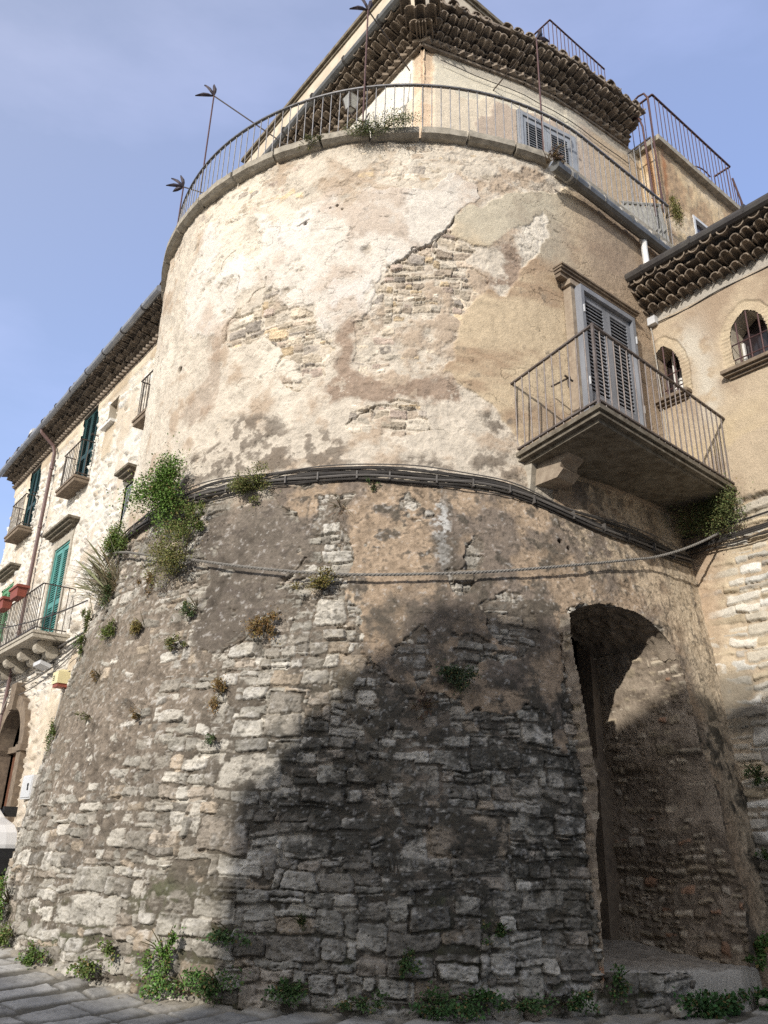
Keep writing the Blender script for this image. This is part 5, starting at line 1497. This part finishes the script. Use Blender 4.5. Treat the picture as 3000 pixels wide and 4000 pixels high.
X = np.cross(Tn, ZX); X /= np.linalg.norm(X, axis=1)[:, None]; Y = np.cross(X, Tn)
for k in range(3):
    ph = ss * 2 * math.pi / .12 + k * 2.094
    mb = MB(); mb.tube(P + .008 * (np.cos(ph)[:, None] * X + np.sin(ph)[:, None] * Y), .0085, 5); mb.build('strand', M['rope'], rp_)

# ------------------------------------------------------------------ plants
LEAFY, BLADE, DRY = 'leafy', 'blade', 'dry'
def plant(name, c, nrm, size, n, col, label, cat, group, kind=LEAFY, leaf=.03, seed=0, droop=.2, stems=9, aim=None):
    """c: where it roots; nrm: away from the wall; size: half extents (along wall, up, outward)"""
    rg = np.random.RandomState(seed + 1000)
    c, nrm = np.asarray(c, float), np.asarray(nrm, float)
    root = thing(name, c, label, cat, group)
    side = np.cross(ZX, nrm); side = side / np.linalg.norm(side)
    if kind == LEAFY:
        n = int(n * 1.7); leaf = leaf * .78
    col = (col[0] * 1.3, col[1] * 1.16, col[2] * 1.2)
    su, sz, so = size
    ctr = c + nrm * so * .45 + ZX * sz * .15
    mb = MB()
    tips = []
    for k in range(stems):
        t = rg.normal(size=3) * .5
        tip = ctr + side * su * t[0] + nrm * so * abs(t[1]) + ZX * sz * (t[2] * .8 + .25)
        mid = (c + tip) / 2 + ZX * sz * .12
        mb.tube([c - nrm * .03, mid, tip], [.006, .005, .003], 4, False)
        tips.append((mid, tip))
    mb.c = []
    stemc = (.10, .085, .045) if kind != DRY else (.16, .12, .075)
    mb.c = [np.tile(np.array(stemc), (mb.n, 1))]
    mb.build('stem', M['leaf'], root)
    # leaf faces
    if kind == BLADE:
        m = n
        d = (np.asarray(aim) if aim is not None else nrm * .5 + ZX)[None] + rg.normal(size=(m, 3)) * .42
        d /= np.linalg.norm(d, axis=1)[:, None]
        L = su * rg.uniform(.5, 1.5, m)
        b0 = c + rg.normal(size=(m, 3)) * np.array([.05, .05, .07]) * su / .3
        w = leaf * .09
        sd = np.cross(d, rg.normal(size=(m, 3))); sd /= np.linalg.norm(sd, axis=1)[:, None]
        p1 = b0 + d * (L * .55)[:, None] + ZX * (.02 * L)[:, None]
        p2 = b0 + d * L[:, None] - ZX * (droop * L * .5)[:, None]
        V = np.stack([b0 - sd * w, b0 + sd * w, p1 + sd * w, p2, p1 - sd * w], 1).reshape(-1, 3)
        F = [(5 * i, 5 * i + 1, 5 * i + 2, 5 * i + 3, 5 * i + 4) for i in range(m)]
        k5 = 5
    else:
        # clusters round the stem tips inside an uneven envelope
        nl = 5 + int(su / .05)
        lc_ = rg.normal(size=(nl, 3)) * np.array([.45, .35, .38])
        lr = rg.uniform(.22, .6, nl) if su < .3 else rg.uniform(.45, .7, nl)
        w_ = rg.rand(nl) + .3
        li = rg.choice(nl, n, p=w_ / w_.sum())
        q = rg.normal(size=(n, 3)); q /= np.linalg.norm(q, axis=1)[:, None]
        q = lc_[li] + q * (rg.rand(n) ** .6 * lr[li])[:, None]
        stray = rg.rand(n) < .07
        q[stray] *= rg.uniform(1.1, 1.7, (stray.sum(), 1))
        m = len(q)
        pos = ctr + side * (q[:, :1] * su) + nrm * (np.abs(q[:, 1:2] + .2) * so) + ZX * (q[:, 2:] * sz)
        ln = leaf * rg.uniform(.55, 1.25, m)
        d = rg.normal(size=(m, 3)) * .7 + (pos - c) / np.linalg.norm(pos - c, axis=1)[:, None] - ZX * droop
        d /= np.linalg.norm(d, axis=1)[:, None]
        sd = np.cross(d, rg.normal(size=(m, 3)) * .6 + nrm + ZX * .5); sd /= np.linalg.norm(sd, axis=1)[:, None]
        w = ln * (.34 if kind == LEAFY else .12)
        V = np.stack([pos, pos + d * (ln * .5)[:, None] + sd * w[:, None], pos + d * ln[:, None], pos + d * (ln * .5)[:, None] - sd * w[:, None]], 1).reshape(-1, 3)
        F = [(4 * i, 4 * i + 1, 4 * i + 2, 4 * i + 3) for i in range(m)]
        k5 = 4
    base = np.array(col)
    cv = base[None] * rg.uniform(.55, 1.45, m)[:, None] * (1 + rg.normal(size=(m, 3)) * .07)
    dry = rg.rand(m) < .08
    cv[dry] = np.array([.20, .15, .06])
    mb = MB()
    mb.add(V, F)
    mb.c = [np.repeat(np.clip(cv, .005, .6), k5, axis=0)]
    mb.build('foliage', M['leaf'], root)
    return root

G1, G2, G3, G4, G5 = (.075, .125, .03), (.10, .12, .035), (.13, .115, .03), (.05, .085, .03), (.14, .10, .035)
WG = 'plants rooted in the tower wall'
def wall_plant(u, z, su, sz, n, col, label, kind=LEAFY, leaf=.03, name='wall_plant', seed=0, aim=None, so=None, stems=9, droop=.2):
    so_ = so or max(.1, su * .8)
    if u < 1.7 and kind != BLADE: u = u + .5 * so_
    return plant(name, tower_pt(u, z, -.01), tower_n(u), (su, sz, so or max(.1, su * .8)), n, col, label, 'plant', WG, kind, leaf, seed, droop, stems, aim)
wall_plant(.68, 5.32, .42, .40, 6200, (.085, .16, .03), 'largest bright green bush, bulging from the tower above the cable ends', LEAFY, .035, 'wall_bush', 1, None, .34, 16)
wall_plant(2.08, 5.19, .27, .19, 1900, G2, 'dull olive tuft hiding part of the strapped cables', LEAFY, .026, seed=2)
wall_plant(1.25, 4.85, .24, .26, 2200, (.085, .125, .03), 'green clump just below the cable ends, upper of the two hanging together', LEAFY, .028, seed=3)
wall_plant(1.13, 4.46, .31, .26, 2900, (.11, .125, .035), 'olive and rust clump through which the twisted cable passes', LEAFY, .026, seed=4)
wall_plant(-.25, 4.42, .46, .3, 420, (.17, .17, .10), 'spiky grey-green broom spraying out over the teal shutters', BLADE, .03, 'broom_plant', 5, -AX * .05 - BX * .75 + ZX * .75 + AX * .3, .3, 8)
wall_plant(-.18, 4.36, .16, .2, 800, G4, 'dense dark leaves at the foot of the spiky broom', LEAFY, .026, seed=6)
wall_plant(-.3, 4.95, .25, .32, 2200, (.085, .14, .03), 'leafy green shrub on the left tower edge above the broom', LEAFY, .03, seed=7)
wall_plant(.77, 4.25, .09, .18, 380, G5, 'thin yellowish sprig left of the large olive clump', LEAFY, .022, seed=8)
wall_plant(.30, 3.79, .14, .16, 800, (.09, .13, .03), 'round green tuft, left one of a pair on the grey wall', LEAFY, .024, seed=9)
wall_plant(.88, 3.68, .13, .14, 760, (.14, .125, .04), 'round brownish tuft, right one of a pair on the grey wall', LEAFY, .024, seed=10)
wall_plant(1.47, 3.42, .14, .11, 500, (.11, .13, .045), 'wispy tuft at the lower left tip of the dark plaster panel', LEAFY, .024, seed=11)
wall_plant(1.59, 3.80, .11, .14, 450, G4, 'dark green sprig along the left edge of the dark plaster panel', LEAFY, .024, seed=12)
wall_plant(2.96, 3.93, .19, .13, 900, (.14, .13, .04), 'yellow-green tuft directly below the twisted cable', LEAFY, .026, seed=13)
wall_plant(2.48, 3.48, .16, .16, 900, G5, 'browning round tuft at the right edge of the dark panel', LEAFY, .026, seed=14)
wall_plant(2.15, 2.86, .09, .17, 420, G5, 'tall narrow yellow-brown tuft between pale stones', LEAFY, .024, seed=15)
wall_plant(4.17, 3.02, .17, .16, 1000, (.035, .06, .025), 'black-green hanging clump at the bottom of the tan plaster', LEAFY, .028, seed=16)
wall_plant(3.91, 2.74, .12, .12, 330, (.07, .05, .03), 'dry brown tuft just below the black-green clump', DRY, .04, seed=17)
wall_plant(-1.0, 4.15, .12, .26, 700, (.075, .11, .03), 'strip of green leaves on the left tower edge beside the lower balcony', LEAFY, .026, seed=18)
wall_plant(-.7, 3.78, .12, .14, 520, (.08, .14, .03), 'green tuft on the left tower edge above the alarm box', LEAFY, .026, seed=19)
wall_plant(3.40, 5.10, .07, .09, 160, G4, 'tiny green sprig hanging under the cables at mid tower', LEAFY, .022, seed=20)
wall_plant(3.08, 4.85, .16, .14, 130, (.16, .12, .075), 'leafless dry twigs on the plaster below the cables', BLADE, .02, 'dry_twigs', 21, -ZX * .8 + AX * 0, .1, 6)
wall_plant(1.21, 2.70, .06, .08, 170, G5, 'small ochre tuft beside a white stone, upper left of the foot', LEAFY, .02, seed=22)
wall_plant(2.16, 2.44, .07, .07, 180, G4, 'small dark tuft under a ledge near the big tan stone', LEAFY, .02, seed=23)
wall_plant(.27, 3.22, .07, .08, 160, G5, 'tiny russet tuft below the round green one', LEAFY, .02, seed=24)
wall_plant(.36, 2.75, .06, .07, 150, G2, 'small olive tuft low on the left of the tower foot', LEAFY, .02, seed=25)
wall_plant(3.06, .95, .08, .10, 120, (.05, .09, .025), 'grassy spray sprouting from a shaded joint of the foot', BLADE, .03, seed=26)
wall_plant(3.79, .70, .10, .12, 260, (.04, .08, .022), 'dark weed in a vertical joint at the shaded foot', LEAFY, .03, seed=27)
wall_plant(4.42, .94, .11, .08, 220, (.04, .08, .022), 'dark weed under a long pale stone near the niche', LEAFY, .03, seed=28)
wall_plant(-.55, 2.55, .10, .25, 500, (.085, .13, .035), 'low green fringe on the tower edge below the alarm box', LEAFY, .024, seed=29)
# on the coping
plant('coping_plant', W(CA - 4.24 * math.sin(R(45)), CB - 4.24 * math.cos(R(45)), 10.33), tower_n(3.3), (.42, .2, .2), 2400, (.075, .10, .035), 'green cushion hanging over the coping below the house corner', 'plant', 'plants on the terrace edge', LEAFY, .026, 41, .3, 14)
plant('coping_plant', W(CA - 4.24 * math.sin(R(32)), CB - 4.24 * math.cos(R(32)), 10.26), tower_n(2.35), (.18, .11, .12), 600, (.075, .09, .035), 'small green tuft under the coping left of the large cushion', 'plant', 'plants on the terrace edge', LEAFY, .024, 42)
plant('coping_plant', W(5.2, 6.7, 10.08), -AX, (.2, .11, .14), 420, (.12, .095, .06), 'dry brown tuft at the start of the grey gutter', 'plant', 'plants on the terrace edge', DRY, .06, 43)
plant('coping_plant', W(5.5, 10.12, 11.35), -AX, (.19, .3, .2), 1300, (.13, .14, .04), 'yellow-green bush at the end of the terrace railing', 'plant', 'plants on the terrace edge', LEAFY, .03, 44)
plant('coping_plant', W(5.3, 9.6, 10.2), -AX, (.25, .1, .12), 420, (.10, .10, .04), 'low grass tuft behind the gutter end', 'plant', 'plants on the terrace edge', LEAFY, .03, 45)
# right wall
RWG = 'plants on the right stone wall'
plant('wall_bush', W(4.62, 8.80, 5.22), -BX - .2 * AX, (.36, .40, .26), 4200, (.085, .115, .04), 'bush with reddish leaves at the outer corner of the balcony slab', 'plant', RWG, LEAFY, .03, 51, .3, 14)
plant('wall_plant', W(4.45, 8.47, 2.3), -BX, (.11, .13, .1), 420, (.05, .085, .03), 'dark tuft on the white stone courses beside the niche strip', 'plant', RWG, LEAFY, .026, 52)
plant('wall_plant', W(4.4, 8.40, 1.55), -BX, (.09, .08, .08), 220, (.05, .09, .03), 'smaller dark tuft lower on the white stone courses', 'plant', RWG, LEAFY, .026, 53)
# at the foot of the walls
FG = 'weeds along the wall foot'
def foot(u, z, su, sz, n, col, label, seed, leaf=.045, so=None, kind=LEAFY):
    return plant('weed_clump', tower_pt(u, z, 0.01), tower_n(u), (su * 1.1, sz * .85, so or .10), int(n * .55), col, label, 'weed', FG, kind, leaf * .8, seed, .15, 10)
foot(-.42, .88, .24, .36, 1500, (.08, .155, .03), 'tall sunny green weeds climbing the far left of the foot', 61)
foot(.02, .62, .22, .18, 700, (.10, .155, .04), 'pale green weeds under the tall clump at the far left', 62)
foot(.69, .50, .18, .16, 650, (.075, .135, .03), 'sunlit weeds at the road edge, second clump from the left', 63)
foot(1.38, .48, .17, .13, 560, (.08, .125, .03), 'sunlit weeds at the road edge under a broken stone course', 64)
foot(1.56, .66, .10, .10, 220, (.09, .14, .035), 'little sunlit sprig just above the road edge weeds', 65)
foot(2.03, .64, .15, .34, 1000, (.075, .15, .03), 'tall ivy-like weeds at the edge of sun and shade', 66)
foot(2.23, .47, .22, .13, 760, (.06, .13, .03), 'broad low weeds spreading beneath the ivy-like clump', 67)
foot(2.5, .48, .16, .15, 600, (.055, .11, .03), 'shaded weeds just right of the sunlit ivy-like clump', 68)
foot(2.54, .86, .15, .11, 420, (.05, .10, .03), 'shaded weeds on a ledge above the road edge', 69)
foot(3.01, .46, .20, .12, 560, (.05, .10, .03), 'low shaded weeds below the grassy spray', 70)
foot(3.51, .43, .15, .09, 340, (.05, .095, .03), 'thin shaded weeds near the middle of the foot', 71)
foot(3.97, .44, .17, .12, 600, (.045, .10, .03), 'dark weeds left of the thickest shaded patch', 72)
foot(4.24, .46, .22, .13, 900, (.045, .105, .03), 'thickest dark weed patch in the middle shade', 73)
foot(4.55, .43, .18, .10, 500, (.045, .095, .03), 'dark weeds right of the thickest shaded patch', 74)
foot(4.85, .43, .17, .11, 500, (.045, .095, .03), 'dark weeds in front of the last stones before the niche', 75)
foot(5.25, .56, .10, .17, 380, (.045, .095, .03), 'dark weeds at the left end of the niche ledge', 76)
plant('weed_clump', W(4.45, 7.05, .36), -AX, (.30, .13, .15), 900, (.04, .10, .03), 'lush dark weeds under the niche ledge', 'weed', FG, LEAFY, .05, 77)
plant('weed_clump', W(4.35, 7.75, .38), -AX - .3 * BX, (.2, .12, .12), 520, (.04, .10, .03), 'dark weeds at the right end of the niche ledge', 'weed', FG, LEAFY, .05, 78)
plant('weed_clump', W(4.42, 7.72, .68), -AX, (.09, .05, .08), 200, (.05, .10, .03), 'small weed growing on top of the niche ledge', 'weed', FG, LEAFY, .03, 79)
plant('weed_clump', W(4.52, 8.0, .72), -AX, (.13, .13, .1), 380, (.055, .12, .03), 'broad leaved weed where the niche ledge meets the right wall', 'weed', FG, LEAFY, .06, 80)

# loose stones at the foot
def loose(c, s, seed, label, m='palestone'):
    rg = np.random.RandomState(seed)
    bmv = []
    n, k = 10, 7
    for i in range(k):
        th = math.pi * i / (k - 1)
        for j in range(n):
            ph = 2 * math.pi * j / n
            d = np.array([math.sin(th) * math.cos(ph), math.sin(th) * math.sin(ph), math.cos(th)])
            d = np.sign(d) * np.abs(d) ** .7 * rg.uniform(.85, 1.1)
            bmv.append(np.asarray(c) + AX * d[0] * s[0] + BX * d[1] * s[1] + ZX * d[2] * s[2])
    fs = [(i * n + j, i * n + (j + 1) % n, (i + 1) * n + (j + 1) % n, (i + 1) * n + j) for i in range(k - 1) for j in range(n)]
    mb = MB(); mb.add(bmv, fs)
    o = mb.build('loose_stone', M[m], None, c)
    tag(o, label, 'stone', 'loose stones at the wall foot')
loose(W(4.40, 6.62, .39), (.05, .10, .05), 1, 'pale jagged loose stone lying before the weeds under the ledge')
loose(W(4.22, 7.6, .40), (.035, .055, .03), 2, 'smooth grey pebble lying right of the lush weeds')

# ------------------------------------------------------------------ the parked car (only its front corner shows)
car = thing('parked_car', W(13.6, 2.72, road_z(13.6, 2.7)), 'white car parked by the rubble house, front corner showing past the tower', 'car')
cz = float(road_z(13.6, 2.7))
CB0, CB1 = 2.0, 3.71
def carpt(a, b, z): return W(12.95 + a, CB0 + b * (CB1 - CB0), cz + z)
prof = [(.06, .28), (.0, .45), (.02, .62), (.10, .78), (.30, .88), (1.05, 1.0), (1.75, 1.45), (2.4, 1.52), (3.3, 1.46), (3.9, 1.05), (4.1, .95), (4.15, .4), (4.05, .28)]
sec = [(0.0, .0, .90), (.03, .0, 1.0), (.12, -.03, 1.0), (.5, -.06, 1.0), (.88, -.03, 1.0), (.97, 0, 1.0), (1.0, 0, .90)]
vs = []
for a, z in prof:
    for b, da, k in sec:
        bb_ = b
        if z > 1.05: bb_ = .5 + (b - .5) * (1 - .28 * (z - 1.05) / .5)
        aa = a + da * (1 if a < 2 else -1) + (.12 if (b in (0.0, 1.0) and a < .6) else 0)
        vs.append(carpt(aa, bb_, z * (1 if k == 1 else .985)))
ns = len(sec)
fs = [(i * ns + j, i * ns + j + 1, (i + 1) * ns + j + 1, (i + 1) * ns + j) for i in range(len(prof) - 1) for j in range(ns - 1)]
fs += [tuple(i * ns for i in range(len(prof))), tuple(i * ns + ns - 1 for i in range(len(prof) - 1, -1, -1)), tuple(range(ns)), tuple((len(prof) - 1) * ns + j for j in range(ns))]
mb = MB(); mb.add(vs, fs); mb.build('body', M['carpaint'], car, smooth=False)
def patch(nm, q, m, th=.012):
    p = [carpt(*k) for k in q]
    nrm = np.cross(p[1] - p[0], p[2] - p[0]); nrm /= np.linalg.norm(nrm)
    if nrm @ (EYE - p[0]) < 0: nrm = -nrm
    mb = MB(); mb.prism([k - nrm * .02 for k in p], nrm * (.02 + th)); return mb.build(nm, M[m], car)
patch('windscreen', [(1.12, .10, 1.04), (1.12, .90, 1.04), (1.70, .84, 1.42), (1.70, .16, 1.42)], 'glass')
patch('side_window', [(1.25, 1.0, 1.05), (3.3, 1.0, 1.05), (3.1, .90, 1.40), (1.85, .90, 1.40)], 'glass')
patch('side_window', [(1.25, 0, 1.05), (3.3, 0, 1.05), (3.1, .10, 1.40), (1.85, .10, 1.40)], 'glass')
for b0, b1 in ((.70, .985), (.015, .30)):
    mb = MB(); p = [carpt(-.02, b0, .62), carpt(.10, b1, .62), carpt(.22, b1, .80), carpt(.06, b0, .78)]
    if b0 < .5: p = [carpt(.10, b0, .62), carpt(-.02, b1, .62), carpt(.06, b1, .78), carpt(.22, b0, .80)]
    mb.prism([k + AX * .05 for k in p], -AX * .075); mb.build('headlight', M['lamp_glass'], car)
mb = MB(); mb.hexa([carpt(-.07, .0, .24), carpt(.3, .0, .24), carpt(.3, 1.0, .24), carpt(-.07, 1.0, .24), carpt(-.05, .0, .57), carpt(.3, .0, .57), carpt(.3, 1.0, .57), carpt(-.05, 1.0, .57)]); mb.build('bumper', M['blackplastic'], car)
mb = MB(); mb.hexa([carpt(-.03, .35, .62), carpt(.1, .35, .62), carpt(.1, .65, .62), carpt(-.03, .65, .62), carpt(.0, .35, .74), carpt(.1, .35, .74), carpt(.1, .65, .74), carpt(.0, .65, .74)]); mb.build('grille', M['blackplastic'], car)
for b, s in ((1.0, 1), (0.0, -1)):
    mb = MB(); mb.obox(carpt(1.32, b + s * .07, 1.08), AX * .05, BX * .10, ZX * .075); mb.tube([carpt(1.35, b, 1.0), carpt(1.33, b + s * .04, 1.04)], .02, 6); mb.build('mirror', M['blackplastic'], car)
for a in (.75, 3.35):
    for b in (.02, .98):
        c = carpt(a, b, .30); ax_v = BX * .09
        mb = MB(); mb.tube([c - ax_v, c + ax_v], .30, 20); w_ = mb.build('wheel', M['rubber'], car)
        mb = MB(); mb.tube([c - ax_v * 1.03, c + ax_v * 1.03], .19, 16); mb.build('rim', M['meter'], w_)

# ------------------------------------------------------------------ houses across the street behind the camera (they throw the shade)
opp = thing('house_opposite', np.array([2.0, -12.0, 0.2]), 'gabled stone house across the street facing the round tower', 'house', )
def wbox(mb, x0, x1, y0, y1, z0, z1):
    mb.hexa([np.array(p, float) for p in ((x0, y0, z0), (x1, y0, z0), (x1, y1, z0), (x0, y1, z0), (x0, y0, z1), (x1, y0, z1), (x1, y1, z1), (x0, y1, z1))])
mb = MB()
out = [(-10.05, .1), (14, .1), (14, 12.75), (-4.0, 12.75), (-5.5, 12.82), (-7.0, 12.8), (-8.3, 12.85), (-8.55, 12.45), (-8.9, 12.3), (-9.2, 11.85), (-9.5, 11.7), (-9.75, 11.2), (-10.05, 11.05)]
mb.prism([np.array([x, -9.0, z]) for x, z in out], np.array([0, -6.0, 0]))
mb.build('wall', M['render'], opp)
mb = MB(); mb.prism([np.array([-8.3, -9.0, 12.75]), np.array([14.0, -9.0, 12.75]), np.array([14.0, -12.0, 13.3]), np.array([-8.3, -12.0, 13.3])], np.array([0, -.02, .08])); mb.build('roof', M['tile'], opp)
mb = MB()
for x in (-6, -2, 2, 6, 10):
    for z in (3.5, 7.5): wbox(mb, x - .5, x + .5, -9.0, -8.97, z, z + 1.7)
mb.build('window', M['greyshutter'], opp)
opl = thing('low_house_opposite', np.array([-18.0, -12.0, 0.2]), 'lower stone house across the street beyond the gabled one', 'house')
mb = MB(); mb.prism([np.array([x, -9.0, z]) for x, z in ((-30, .1), (-10.05, .1), (-10.05, 9.05), (-11.6, 9.5), (-13, 10.0), (-30, 10.2))], np.array([0, -6.0, 0])); mb.build('wall', M['render'], opl)
mb = MB()
for x in (-27, -22, -17, -12.5):
    wbox(mb, x - .5, x + .5, -9.0, -8.97, 3.5, 5.2)
mb.build('window', M['greyshutter'], opl)
